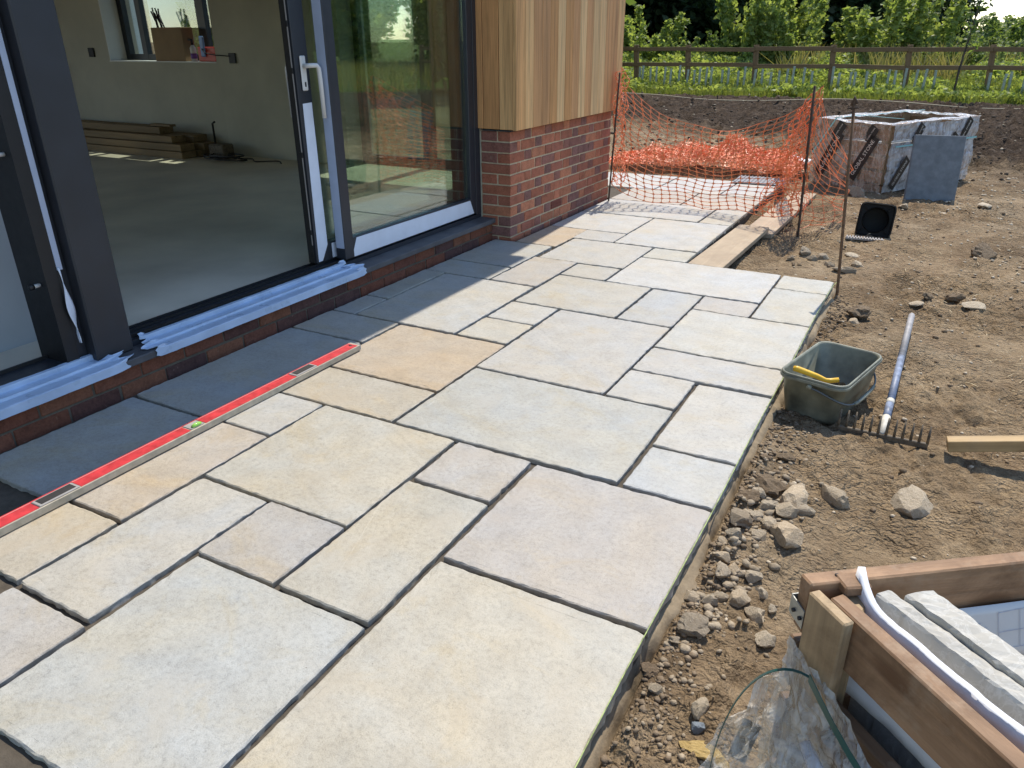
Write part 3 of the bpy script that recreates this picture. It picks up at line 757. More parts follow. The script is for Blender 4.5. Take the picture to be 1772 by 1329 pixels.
for zz in ((ZF+0.001, ZF+0.09), (DZ1-0.08, DZ1)):
    for xx in ((DX0+0.07, -4.19), (-4.07, DX1-0.07)): box('door_rail', xx, (6.553, 6.617), zz, 'alu', gd)
for xx in ((DX0+0.07, -4.19), (-4.07, DX1-0.07)): box('door_pane', xx, (6.583, 6.589), (ZF+0.09, DZ1-0.08), 'glass', gd)
for xx, zz in ((-6.46, 1.18), (-8.83, 1.23)): box('wall_socket', (xx-0.05, xx+0.05), (EY0-0.02, EY0-0.001), (zz-0.05, zz+0.05), 'black', house, 0.004)

# sliding door set
sd = empty('sliding_door_set', (-2.55, 3.3, 0.15), house)
FX = -2.500
box('threshold_track', (-2.68, FX-0.001), (1.88, 4.85), (0.151, 0.176), 'alu', sd)
for q in (-2.535, -2.60, -2.645): box('track_rib', (q-0.004, q+0.004), (1.9, 4.84), (0.1765, 0.188), 'black', sd)
box('frame_head', (-2.68, FX), (1.88, 4.85), (2.28, 2.37), 'alu', sd)
box('frame_jamb', (-2.68, FX-0.001), (4.785, 4.853), (0.177, 2.279), 'alu', sd, 0.002)
# fixed leaf
fx = empty('fixed_leaf', (FX, 4.0, 0.177), sd)
box('stile', (-2.572, FX-0.002), (3.315, 3.392), (0.190, 2.278), 'alu', fx, 0.003)
box('stile', (-2.572, FX-0.004), (4.715, 4.784), (0.190, 2.278), 'alu', fx, 0.003)
box('rail', (-2.572, FX-0.006), (3.393, 4.714), (0.190, 0.305), 'alu', fx, 0.003)
box('rail', (-2.572, FX-0.006), (3.393, 4.714), (2.19, 2.278), 'alu', fx, 0.003)
box('pane', (-2.540, -2.532), (3.393, 4.714), (0.306, 2.189), 'glass', fx)
box('side_tape', (-2.566, -2.508), (3.3125, 3.3148), (0.255, 2.278), 'greyfilm', fx)
mobj('rail_tape', [(FX-0.0035, 3.372, 0.192), (FX-0.0035, 4.755, 0.192), (FX-0.0035, 4.705, 0.292), (FX-0.0035, 3.425, 0.299),
                   (FX-0.0055, 3.372, 0.192), (FX-0.0055, 4.755, 0.192), (FX-0.0055, 4.705, 0.292), (FX-0.0055, 3.425, 0.299)],
     [(0, 1, 2, 3), (7, 6, 5, 4), (0, 4, 5, 1), (1, 5, 6, 2), (2, 6, 7, 3), (3, 7, 4, 0)], 'whitefilm', fx)
# opened leaf with its handle, behind the fixed leaf
op = empty('open_leaf', (-2.62, 3.9, 0.177), sd)
LX0, LX1 = -2.650, -2.588
box('stile', (LX0, LX1), (3.165, 3.268), (0.192, 2.278), 'alu', op, 0.002)
box('edge_seal', (LX0+0.008, LX1-0.012), (3.157, 3.1645), (0.195, 2.27), 'black', op)
box('edge_strip', (LX1-0.016, LX1-0.009), (3.155, 3.1565), (0.30, 2.2), 'greyplastic', op)
for zz in (0.36, 0.78, 1.20, 1.42): box('lock_keep', (LX1-0.03, LX1-0.006), (3.1515, 3.1545), (zz, zz+0.028), 'black', op)
box('rail', (LX0, LX1-0.003), (3.269, 4.70), (0.192, 0.29), 'alu', op)
box('rail', (LX0, LX1-0.003), (3.269, 4.70), (2.19, 2.278), 'alu', op)
box('pane', (-2.622, -2.614), (3.269, 4.70), (0.291, 2.189), 'glass', op)
box('stile', (LX0, LX1-0.002), (4.70, 4.78), (0.192, 2.278), 'alu', op)
mobj('stile_tape', [(LX1+0.0025, 3.178, 0.20), (LX1+0.0025, 3.21, 0.20), (LX1+0.0025, 3.262, 0.285), (LX1+0.0025, 3.258, 1.055), (LX1+0.0025, 3.19, 1.052),
                    (LX1+0.0005, 3.178, 0.20), (LX1+0.0005, 3.21, 0.20), (LX1+0.0005, 3.262, 0.285), (LX1+0.0005, 3.258, 1.055), (LX1+0.0005, 3.19, 1.052)],
     [(0, 1, 2, 3, 4), (9, 8, 7, 6, 5), (0, 5, 6, 1), (1, 6, 7, 2), (2, 7, 8, 3), (3, 8, 9, 4), (4, 9, 5, 0)], 'whitefilm', op)
box('rail_tape', (LX1-0.0025, LX1-0.0005), (3.30, 4.6), (0.198, 0.283), 'whitefilm', op)
box('handle_plate', (LX1+0.0005, LX1+0.012), (3.198, 3.238), (1.115, 1.285), 'handle', op, 0.005)
box('keyhole', (LX1+0.012, LX1+0.0135), (3.212, 3.222), (1.135, 1.158), 'black', op)
tube('lever', [(LX1+0.006, 3.218, 1.235), (LX1+0.045, 3.218, 1.237), (LX1+0.055, 3.228, 1.238), (LX1+0.057, 3.262, 1.238), (LX1+0.057, 3.278, 1.225), (LX1+0.057, 3.282, 1.17), (LX1+0.057, 3.286, 0.975)],
     [0.013, 0.012, 0.012, 0.012, 0.0125, 0.0125, 0.011], 'handle', op, 10)
tube('lever', [(LX0-0.006, 3.235, 1.235), (LX0-0.055, 3.235, 1.235), (LX0-0.062, 3.236, 1.22), (LX0-0.062, 3.24, 0.975)], 0.0125, 'handle', op, 10)
# column between the two door openings
box('steel_column', (-2.62, -2.462), (1.70, 1.868), (0.1515, 2.375), 'steel_col', house, 0.006)
lj = empty('left_door_frame', (-2.55, 1.0, 0.15), house)
box('jamb', (-2.68, -2.505), (1.600, 1.652), (0.152, 2.37), 'black', lj)
box('jamb_tape', (-2.524, -2.5035), (1.653, 1.675), (0.55, 2.37), 'greyfilm', lj)
box('jamb_cover', (-2.66, -2.525), (1.653, 1.699), (0.152, 2.37), 'alu', lj)
box('threshold_track', (-2.68, FX), (-0.6, 1.599), (0.151, 0.176), 'alu', lj)
box('track_rib', (-2.64, -2.632), (-0.6, 1.598), (0.1765, 0.190), 'black', lj)
box('frame_head', (-2.68, FX), (-0.6, 1.699), (2.28, 2.37), 'alu', lj)
for zz in (0.50, 0.99): 
    tube('lock_stud', [(-2.55, 1.599, zz), (-2.55, 1.560, zz)], 0.008, 'handle', lj, 8)
    tube('lock_stud', [(-2.55, 1.573, zz), (-2.55, 1.556, zz)], 0.0125, 'black', lj, 8)
def loose(u, v):
    z = 0.56 - 0.31*u; w = 0.006 + 0.020*math.sin(min(1, u*1.15)*math.pi*0.85)
    return (-2.500 + 0.008*math.sin(u*5) + 0.028*u*u*(1-v), 1.655 + 0.012*u + (v-0.5)*2*w*0.45 + 0.006*math.sin(u*9+v*3), z - 0.01*v*math.sin(u*3))
grid_sheet('loose_tape', loose, 16, 4, 'whitefilm', lj, 0.001)
# protective sheets over the thresholds
def cover(y0, y1, seed):
    prof = [(-2.3705, 0.116), (-2.3715, 0.150), (-2.377, 0.1530), (-2.405, 0.1535), (-2.430, 0.1540), (-2.433, 0.163), (-2.446, 0.164), (-2.449, 0.1555), (-2.494, 0.157), (-2.498, 0.178), (-2.515, 0.179)]
    def fn(u, v):
        k = v*(len(prof)-1); i = min(int(k), len(prof)-2); t = k-i
        x = prof[i][0]*(1-t) + prof[i+1][0]*t; z = prof[i][1]*(1-t) + prof[i+1][1]*t
        end = N1(v*7.0+seed, 2.5, seed)*0.13
        yy = y0 + (y1-y0)*u
        if u > 0.985: yy += end
        if u < 0.015: yy -= end*0.8
        tear = max(0, (u-0.965)/0.035)**2 + max(0, (0.03-u)/0.03)**2
        z += abs(N1(yy*7+v*3, v*5.0, seed))*0.0035*(0.4 if v < 0.3 else 1.0) + 0.0022*abs(N1(yy*16, v*14, seed+3)) + 0.001
        z += tear*0.014*abs(math.sin(v*11+seed)); x += 0.003*N1(yy*3, v*6, seed+5)
        return (x, yy, z)
    return fn
grid_sheet('threshold_sheet', cover(1.925, 3.300, 3), 160, 40, 'bluefilm', sd, 0.0012, False)
grid_sheet('threshold_sheet', cover(-0.55, 1.775, 9), 160, 40, 'bluefilm', lj, 0.0012, False)

# things in the rooms
pb = box('plasterboard_sheet', (-2.93, -2.918), (0.1, 2.02), (ZF, 2.42), MAT and 'whitefilm', None)
pb.data.materials.clear(); pb.data.materials.append(m_plain('grey_plasterboard', (0.40, 0.42, 0.42), 0.85, 0, 0.05, 3))
tag(pb, 'grey board standing inside the doorway next to the dark column', 'board')
def bag():
    vs, fs = [], []
    nu, nv = 16, 10
    for j in range(nv+1):
        t = j/nv; r = 0.10*(1-0.55*t*t)*(1.0 if j else 0.9)
        for i in range(nu):
            a = 2*math.pi*i/nu
            vs.append((-2.78 + r*0.8*math.cos(a)*(1+0.08*math.sin(3*a+t*4)), 1.24 + r*1.2*math.sin(a), ZF + 0.22*t + 0.01*math.sin(2*a)))
    for j in range(nv):
        for i in range(nu): fs.append((j*nu+i, j*nu+(i+1) % nu, (j+1)*nu+(i+1) % nu, (j+1)*nu+i))
    fs.append(tuple(range(nv*nu, (nv+1)*nu))); fs.append(tuple(reversed(range(nu))))
    o = mobj('tool_bag', vs, fs, 'rubber', None, True, origin=(-2.78, 1.24, ZF)); 
    tube('strap_buckle', [(-2.70, 1.33, ZF+0.14), (-2.695, 1.345, ZF+0.10)], 0.009, 'handle', o, 6)
    return tag(o, 'black bag on the floor before the grey board in the doorway', 'bag')
bag()
spec = [((-9.6, -6.92), 5.93, 0, 'timber_x', 'lowest front timber of the stack by the room wall'), ((-9.5, -6.86), 6.14, 0, 'timber_x2', 'lowest rear timber of the stack against the room wall'),
        ((-9.6, -6.95), 5.95, 1, 'timber_x', 'second layer front timber of the stack by the room wall'), ((-9.6, -6.82), 6.16, 1, 'timber_x2', 'second layer rear timber of the stack against the room wall'),
        ((-9.4, -7.12), 5.98, 2, 'timber_x', 'third layer front timber of the stack inside the room'), ((-9.5, -6.98), 6.17, 2, 'timber_x2', 'third layer rear timber of the stack inside the room'),
        ((-9.5, -7.42), 6.08, 3, 'timber_x', 'topmost timber lying along the stack inside the room')]
for (xa, xb), yy, k, mt, lb in spec:
    hgt = 0.072
    o = box('timber_length', (xa, xb), (yy-0.095, yy+0.095), (ZF+0.001+k*(hgt+0.004), ZF+0.001+k*(hgt+0.004)+hgt), mt, None, 0.003)
    o.rotation_euler.z = random.uniform(-0.006, 0.006)
    tag(o, lb, 'timber', 'timber stack inside the room')
o = box('wood_offcut', (-7.62, -7.28), (6.02, 6.10), (ZF+0.306, ZF+0.33), 'timber_x', None, 0.002); tag(o, 'short offcut on top of the timber stack in the room', 'offcut')
def coil():
    pts = []
    for i in range(90):
        a = i*0.28; r = 0.16 + 0.05*math.sin(i*0.37)
        pts.append((-6.45 + r*1.5*math.cos(a) + 0.03*math.sin(i*0.9), 5.98 + r*0.7*math.sin(a), ZF+0.009 + 0.0006*i))
    for i in range(30): pts.append((-6.3 + i*0.022, 6.08 + 0.06*math.sin(i*0.35), ZF+0.012))
    return tag(tube('cable_coil', pts, 0.007, 'rubber', None, 6), 'coil of dark cable on the floor beside the timber stack', 'cable')
coil()
st = empty('transformer', (-6.62, 6.12, ZF)); tag(st, 'dark site transformer with upright handle by the room wall', 'transformer')
box('case', (-6.74, -6.50), (6.04, 6.20), (ZF, ZF+0.15), 'rakesteel', st, 0.015)
tube('handle', [(-6.70, 6.12, ZF+0.15), (-6.70, 6.12, ZF+0.36), (-6.66, 6.12, ZF+0.38)], 0.012, 'rubber', st, 6)
cb = empty('cardboard_box', (-7.46, 6.42, WZ0+0.012)); tag(cb, 'brown cardboard box of black pens on the window sill inside', 'box')
bx = box('carton', (-7.72, -7.22), (6.345, 6.50), (WZ0+0.0125, WZ0+0.36), 'card', cb, 0.003)
for k in range(9):
    a = random.uniform(-0.10, 0.02); xx = -7.68 + k*0.018
    tube('tube_end', [(xx, 6.42, WZ0+0.30), (xx+a*1.2, 6.40+random.uniform(-0.03, 0.03), WZ0+0.48+random.uniform(0, 0.1))], 0.008, 'rubber', cb, 6)
bt = empty('spray_bottle', (-7.10, 6.40, WZ0+0.012)); tag(bt, 'white bottle with purple label on the window sill', 'bottle')
tube('bottle_body', [(-7.12, 6.38, WZ0+0.0125), (-7.12, 6.38, WZ0+0.15), (-7.12, 6.38, WZ0+0.18)], [0.033, 0.033, 0.015], 'white', bt, 12)
tube('bottle_label', [(-7.12, 6.38, WZ0+0.04), (-7.12, 6.38, WZ0+0.095)], 0.0345, 'purple', bt, 12)
tube('nozzle', [(-7.12, 6.38, WZ0+0.181), (-7.12, 6.38, WZ0+0.23), (-7.16, 6.37, WZ0+0.235)], 0.014, 'rubber', bt, 8)
rb = empty('power_tool_case', (-6.9, 6.42, WZ0+0.012)); tag(rb, 'small red case with blue tool on the window sill', 'case')
box('case_body', (-7.03, -6.75), (6.36, 6.48), (WZ0+0.0125, WZ0+0.16), 'redbox', rb, 0.008)
box('blue_grip', (-6.96, -6.89), (6.335, 6.358), (WZ0+0.06, WZ0+0.27), 'blueobj', rb, 0.01)
tube('cable', [(-6.92, 6.33, WZ0+0.14), (-6.86, 6.31, WZ0+0.10), (-6.70, 6.305, WZ0+0.08), (-6.48, 6.305, WZ0+0.07)], 0.006, 'rubber', rb, 6)

# ------------------------------------------------------------------ tools on and beside the paving
lv = empty('spirit_level', (-1.87, 1.72, 0.004)); tag(lv, 'long red spirit level lying flat along the shaded paving edge', 'spirit level')
LVX0, LVX1, LVY0, LVY1 = -1.908, -1.842, 0.62, 2.600
def lvl_box(nm, x, y, z, mt, bev=0.001): return box(nm, x, y, z, mt, lv, bev)
lvl_box('aluminium_body', (LVX0, LVX1), (LVY0, LVY1), (0.004, 0.0300), 'aluedge', 0.0015)
holes = [(1.045, 1.165), (2.185, 2.300)]
segs = [LVY0+0.006, 1.035, 1.175, 1.615, 1.685, 2.175, 2.310, LVY1-0.012]
for a, b in zip(segs[::2], segs[1::2]):
    lvl_box('red_face', (LVX0+0.004, LVX1-0.003), (a, b), (0.0302, 0.0318), 'red', 0.0006)
    lvl_box('edge_ridge', (LVX0+0.012, LVX0+0.0145), (a, b), (0.0319, 0.0332), 'redline', 0)
for a, b in ((1.035, 1.175), (2.175, 2.310)):
    lvl_box('red_face', (LVX0+0.004, LVX0+0.013), (a, b), (0.0302, 0.0318), 'red', 0.0004)
    hg = lvl_box('hand_grip', (LVX0+0.0135, LVX1-0.004), (a+0.002, b-0.002), (0.0302, 0.0345), 'greyplastic', 0.002)
    lvl_box('grip_hole', (LVX0+0.020, LVX1-0.011), (a+0.012, b-0.012), (0.0346, 0.0356), 'rubber', 0.0003)
lvl_box('vial_housing', (LVX0+0.012, LVX1-0.006), (1.620, 1.680), (0.0302, 0.0335), 'greyplastic', 0.001)
tube('vial', [(LVX1-0.014, 1.630, 0.036), (LVX1-0.014, 1.642, 0.037), (LVX1-0.014, 1.658, 0.037), (LVX1-0.014, 1.670, 0.036)], [0.006, 0.0085, 0.0085, 0.006], 'vial', lv, 10)
lvl_box('red_face', (LVX0+0.004, LVX0+0.0115), (1.6155, 1.6845), (0.0302, 0.0318), 'red', 0.0004)
lvl_box('end_cap', (LVX0+0.001, LVX1-0.001), (LVY1+0.0005, LVY1+0.008), (0.0045, 0.0295), 'greyplastic', 0.001)
tube('hang_hole', [((LVX0+LVX1)/2, LVY1-0.03, 0.0319), ((LVX0+LVX1)/2, LVY1-0.03, 0.0326)], 0.008, 'rubber', lv, 12)

# bucket
def rrect(hx, hy, r, n=6):
    pts = []
    for cx, cy, a0 in ((hx-r, hy-r, 0), (-hx+r, hy-r, 90), (-hx+r, -hy+r, 180), (hx-r, -hy+r, 270)):
        for k in range(n+1):
            a = math.radians(a0 + 90*k/n); pts.append((cx+r*math.cos(a), cy+r*math.sin(a)))
    return pts
def lofted(name, rings, mat, parent, origin, rz, closed_bottom=True, smooth=True):
    """rings: list of (outline, z); outlines share a count"""
    n = len(rings[0][0]); vs = []; fs = []
    c, s = math.cos(rz), math.sin(rz)
    for pts, z in rings:
        for x, y in pts: vs.append((origin[0]+c*x-s*y, origin[1]+s*x+c*y, origin[2]+z))
    for r in range(len(rings)-1):
        for i in range(n): fs.append((r*n+i, r*n+(i+1) % n, (r+1)*n+(i+1) % n, (r+1)*n+i))
    if closed_bottom:
        fs.append(tuple(reversed(range(n))))
        fs.append(tuple(range((len(rings)-1)*n, len(rings)*n)))
    return mobj(name, vs, fs, mat, parent, smooth)
BO = (0.192, 3.205, gz(0.2, 3.1)-0.012); BRZ = 1.34
bk = empty('bucket', BO); tag(bk, 'rectangular grey green plastic bucket on the earth beside the paving', 'bucket')
BHT = 0.192
HXB, HYB = 0.232, 0.138
sh = [(rrect(HXB-0.038, HYB-0.030, 0.040), 0.0), (rrect(HXB-0.032, HYB-0.026, 0.043), 0.02), (rrect(HXB-0.010, HYB-0.009, 0.047), BHT-0.03), (rrect(HXB-0.002, HYB-0.002, 0.05), BHT-0.028), (rrect(HXB, HYB, 0.05), BHT-0.004), (rrect(HXB-0.002, HYB-0.002, 0.05), BHT),
      (rrect(HXB-0.007, HYB-0.007, 0.048), BHT), (rrect(HXB-0.011, HYB-0.011, 0.046), BHT-0.01), (rrect(HXB-0.035, HYB-0.029, 0.041), 0.012)]
b_o = lofted('bucket_shell', sh, 'bucket', bk, BO, BRZ)
def bl(x, y, z):
    c, s = math.cos(BRZ), math.sin(BRZ); return (BO[0]+c*x-s*y, BO[1]+s*x+c*y, BO[2]+z)
lofted('rim_band', [(rrect(HXB+0.0025, HYB+0.0025, 0.052), BHT-0.022), (rrect(HXB+0.0035, HYB+0.0035, 0.052), BHT-0.012), (rrect(HXB+0.0025, HYB+0.0025, 0.052), BHT-0.010), (rrect(HXB-0.002, HYB-0.002, 0.05), BHT-0.0105), (rrect(HXB-0.002, HYB-0.002, 0.05), BHT-0.0215)], 'bucket', bk, BO, BRZ, False)
# bail handle fallen over the long side away from the paving
hp = []
for k in range(25):
    a = math.pi*k/24; cx_ = -math.cos(a); sn = math.sin(a)
    hp.append(bl((HXB+0.006)*math.copysign(abs(cx_)**0.55, cx_), -(HYB+0.014)*sn**0.75, BHT-0.034-0.075*sn**1.3))
tube('bail_handle', hp, 0.0042, 'wire', bk, 8)
tube('handle_grip', hp[10:15], 0.008, 'bucket', bk, 8)
for sg in (-1, 1): tube('handle_boss', [bl(sg*(HXB-0.012), 0, BHT-0.034), bl(sg*(HXB+0.010), 0, BHT-0.034)], 0.011, 'bucket', bk, 10)
tr = empty('pointing_trowel', bl(-0.09, -0.05, 0.10)); tag(tr, 'yellow handled tool lying inside the bucket', 'trowel')
tube('grip', [bl(-0.200, 0.085, 0.205), bl(-0.192, 0.075, 0.203), bl(-0.160, 0.0, 0.180), bl(-0.148, -0.030, 0.168), bl(-0.135, -0.045, 0.166), bl(-0.118, -0.072, 0.172)], [0.011, 0.0125, 0.011, 0.0095, 0.010, 0.010], 'yellow', tr, 10)
tube('shank', [bl(-0.118, -0.072, 0.172), bl(-0.05, -0.07, 0.08), bl(0.03, -0.03, 0.02)], 0.0045, 'rakesteel', tr, 6)

# rake
rk = empty('garden_rake', (0.43, 3.0, -0.05)); tag(rk, 'garden rake lying tines up beside the bucket', 'rake')
RA, RB = Vector((0.268, 2.955, gz(0.27, 2.95)+0.012)), Vector((0.592, 2.952, gz(0.59, 2.95)+0.010))
beam('head_bar', RA, RB, 0.013, 0.024, 'rakesteel', rk, 0.003)
for k in range(12):
    t = k/11*0.976+0.012; p = RA.lerp(RB, t); lean = Vector((0.0, 0.012, 0.078))
    mid = p + lean*0.55 + Vector((0, -0.004, 0))
    tube('tine', [p + Vector((0, 0, 0.006)), mid, p + lean], [0.0062, 0.0052, 0.0032], 'rakesteel', rk, 6)
hb = RA.lerp(RB, 0.5)
tube('socket', [hb + Vector((0.0, 0.004, 0.006)), hb + Vector((0.004, 0.14, 0.022))], [0.013, 0.016], 'handlewhite', rk, 10)
h0 = hb + Vector((0.004, 0.14, 0.022)); h1 = Vector((0.452, 4.285, gz(0.45, 4.28)+0.085))
def hpnt(t): return h0.lerp(h1, t)
tube('handle', [hpnt(0.0), hpnt(0.10)], 0.0155, 'handleblue', rk, 12)
tube('white_band', [hpnt(0.10), hpnt(0.13)], 0.0157, 'handlewhite', rk, 12)
tube('handle', [hpnt(0.13), hpnt(0.52)], 0.0155, 'handleblue', rk, 12)
tube('handle', [hpnt(0.52), hpnt(0.985), hpnt(1.0)], [0.0162, 0.0162, 0.012], 'handlegrey', rk, 12)
# batten propped on the earth
bt0 = Vector((0.650, 2.935, gz(0.65, 2.93)+0.030)); bt1 = Vector((1.45, 3.02, 0.155))
o = beam('wooden_batten', bt0, bt1, 0.050, 0.044, 'newwood', None, 0.002); tag(o, 'sawn square batten propped above the earth at the picture edge', 'batten')
# string line along the paving edge
pts = [(0.004+0.002*math.sin(k*0.5), 0.3+k*0.11, 0.002+0.0008*math.sin(k*0.8)) for k in range(0, 41)] + [(0.02, 4.80, 0.01)]
tag(tube('string_line', pts, 0.0016, 'string', None, 6), 'green builders line stretched along the paving edge', 'string')
# steel pins
def pin(foot, top, r, mt, label, cap):
    e = empty('steel_pin', foot); tag(e, label, 'steel pin')
    f, t = Vector(foot), Vector(top)
    tube('shaft', [f - Vector((0, 0, 0.15)), f, f.lerp(t, 0.5), t], r, mt, e, 8)
    if cap:
        tube('top_loop', [t + Vector((-0.012, 0, -0.02)), t + Vector((0, 0, 0.025)), t + Vector((0.014, 0, -0.01))], r*1.15, 'rustdark', e, 6)
        tube('wire_tie', [t + Vector((-0.03, 0, -0.035)), t + Vector((0.028, -0.008, -0.03))], 0.005, 'rustdark', e, 6)
    return e
pin((0.037, 4.765, -0.04), (-0.050, 4.765, 1.035), 0.0085, 'rust', 'thin rusty pin at the far paving corner holding the string', True)
pin((-0.451, 6.33, -0.06), (-0.492, 6.33, 1.03), 0.010, 'rustdark', 'rusty pin holding the netting beside the wrapped crate', False)
pin((-2.165, 6.56, -0.02), (-2.118, 6.56, 1.09), 0.008, 'rustdark', 'rusty pin holding the netting against the brick corner', False)
# formwork boards beside the far paving
o = beam('scaffold_board', (-0.805, 4.885, -0.030), (-0.79, 6.30, -0.050), 0.235, 0.036, 'board_y', None, 0.003); tag(o, 'near sandy plank laid beside the far paving', 'plank')
o.data.materials.clear(); o.data.materials.append(m_wood('sandy_plank', (0.43, 0.335, 0.225), 0, 0.88, knots=False, stain=0.3))
o = beam('scaffold_board', (-0.745, 6.20, -0.082), (-0.700, 8.15, -0.080), 0.235, 0.036, 'board_y', None, 0.003); tag(o, 'far sandy plank leading to the netting heap', 'plank')
o.data.materials.clear(); o.data.materials.append(m_wood('sandy_plank_far', (0.42, 0.325, 0.22), 0, 0.88, knots=False, stain=0.3))
# grey ridged mat
mt_ = empty('ridged_mat', (-1.1, 8.15, 0.0)); tag(mt_, 'grey ridged mat lying on the far white slabs', 'mat')
box('mat_sheet', (-1.40, -0.90), (8.0, 8.42), (0.006, 0.016), 'mat', mt_, 0.002, rz=0.05)
for k in range(13): box('ridge', (-1.385+k*0.038, -1.371+k*0.038), (8.01, 8.41), (0.0165, 0.023), 'mat', mt_, 0.001, rz=0.05)

# ------------------------------------------------------------------ orange netting
def net_mesh(name, fn, nc, nr, parent, node=0.011, thin=0.0028, sub=1, seed=0, flat=False):
    """strands of a barrier net: fn(u, v) -> point; flat tapered ribbons with wide knots where they cross"""
    rnd = random.Random(seed); vs = []; fs = []
    P = {}
    for j in range(nr+1):
        for i in range(nc+1): P[i, j] = Vector(fn(i/nc, j/nr))
    def ribbon(a, b, w0, wm, n):
        d = (b-a)
        if d.length < 1e-5: return
        s = d.cross(n)
        if s.length < 1e-6: return
        s.normalize(); m = (a+b)/2; k = len(vs); off = n*0.0012
        if flat:
            for p, w in ((a, w0), (a.lerp(b, 0.28), wm), (a.lerp(b, 0.72), wm), (b, w0)): vs.extend([p - s*w, p + s*w])
            for q in range(3): fs.append((k+q*2, k+q*2+1, k+q*2+3, k+q*2+2))
            return
        for p, w in ((a, w0), (a.lerp(b, 0.28), wm), (a.lerp(b, 0.72), wm), (b, w0)):
            vs.extend([p - s*w + off, p + s*w + off, p + s*w - off, p - s*w - off])
        for q in range(3):
            o = k+q*4
            fs.extend([(o, o+1, o+5, o+4), (o+1, o+2, o+6, o+5), (o+2, o+3, o+7, o+6), (o+3, o, o+4, o+7)])
    for (i, j), p in P.items():
        px = P.get((i+1, j)) or P[i-1, j]; py = P.get((i, j+1)) or P[i, j-1]
        n = (px-p).cross(py-p)
        n = n.normalized() if n.length > 1e-7 else Vector((0, 1, 0))
        if i < nc: ribbon(p, P[i+1, j], node*0.45, thin*0.75, n)
        if j < nr: ribbon(p, P[i, j+1], node, thin, n)
    return mobj(name, vs, fs, 'orange', parent)
net = empty('safety_net', (-1.3, 6.6, 0.0)); tag(net, 'orange plastic barrier netting hung between pins and heaped on the soil', 'netting')
A0, A1 = Vector((-2.15, 6.58, 0)), Vector((-0.455, 6.34, 0))
def hang(u, v):
    # bunch a few meshes at the left pin
    s = u
    ztop = 1.09*(1-s) + 1.02*s - 0.40*(4*s*(1-s))**0.85 + 0.012*math.sin(s*19)
    zbot = 0.05 - 0.025*math.sin(s*math.pi) + 0.014*math.sin(s*21) + (0.10*max(0, 1-s/0.12)**2)
    x = A0.x + (A1.x-A0.x)*s + 0.012*math.sin(v*17+s*3) + 0.07*s*(1-s)*N1(v*5, s*7, 60)
    y = A0.y + (A1.y-A0.y)*s + 0.10*math.sin(math.pi*s)*(1-v) + 0.22*math.sin(math.pi*s)*v**2 + 0.03*N1(s*9, v*9, 61)
    z = zbot + (ztop-zbot)*v + 0.012*N1(s*14, v*11, 62)
    return (x, y, z)
net_mesh('hanging_panel', hang, 22, 20, net, 0.0105, 0.0026, seed=1)
def leftgather(u, v):
    z = 0.16 + 0.95*v; return (-2.135 + 0.10*(u-0.25)*(1.2-0.6*v) + 0.016*math.sin(v*31+u*5), 6.60 + 0.05*math.sin(u*9+v*6) + 0.03*u, z + 0.02*math.sin(u*7+v*23))
net_mesh('gathered_end', leftgather, 4, 24, net, 0.010, 0.0026, seed=2)
def back(u, v):
    # returns from the right pin to the heap behind
    x = -0.47 - 0.62*u + 0.05*N1(u*5, v*6, 63); y = 6.36 + 2.45*u
    zt = 1.03*(1-u)**1.6 + 0.26*u; zb = 0.06
    return (x + 0.05*math.sin(v*9+u*8), y + 0.05*math.sin(v*13), zb + (zt-zb)*v + 0.02*N1(u*12, v*12, 64))
net_mesh('back_panel', back, 22, 20, net, 0.010, 0.0026, seed=3)
def gatherR(u, v):
    w = 0.05 + 0.10*(1-v)
    return (-0.50 - w*u*2.2 + 0.02*math.sin(v*27+u*6), 6.37 + 0.12*u + 0.05*math.sin(u*11+v*8), 0.05 + 0.93*v*(1-0.18*u) + 0.02*math.sin(u*9+v*19))
net_mesh('gathered_end', gatherR, 6, 26, net, 0.010, 0.0026, seed=4)
def flap(u, v):
    x = -0.455 + 0.26*u + 0.02*math.sin(v*15); y = 6.35 + 0.5*u
    return (x, y, -0.04 + (1.02 - 0.55*u**0.7)*v*(1-0.05*u) + 0.02*math.sin(u*6+v*17))
net_mesh('right_flap', flap, 4, 18, net, 0.010, 0.0024, seed=5)
for L in range(7):
    def heap(u, v, L=L):
        x = -3.05 + 2.15*u + 0.16*N1(u*9+L*3, v*9, 70+L); y = 8.62 + 0.95*v + 0.14*N1(u*8, v*8+L*5, 80+L)
        m = math.exp(-((x+1.62)/0.48)**2)*0.33 + math.exp(-((x+2.3)/0.62)**2)*0.20 + math.exp(-((x+1.05)/0.3)**2)*0.16
        m *= math.exp(-((y-9.0)/0.36)**2)
        z = -0.03 + m*(0.35+0.65*(L+1)/7.0)*(0.75+0.7*N1(x*3.1, y*3.1, 95)) + 0.15*abs(N1(u*14+L, v*9, 90+L)) + 0.02
        return (x, y, z)
    net_mesh('heaped_netting', heap, 58, 24, net, 0.007, 0.0019, seed=10+L, flat=True)
sh_ = grid_sheet('white_sheet', lambda u, v: (-1.25 + 0.45*u, 9.1 + 0.30*v + 0.05*math.sin(u*6), 0.10 + 0.03*math.sin(u*7+v*5)), 10, 6, 'foam', None, 0.002)
tag(sh_, 'white plastic scrap lying on the netting heap', 'plastic sheet')

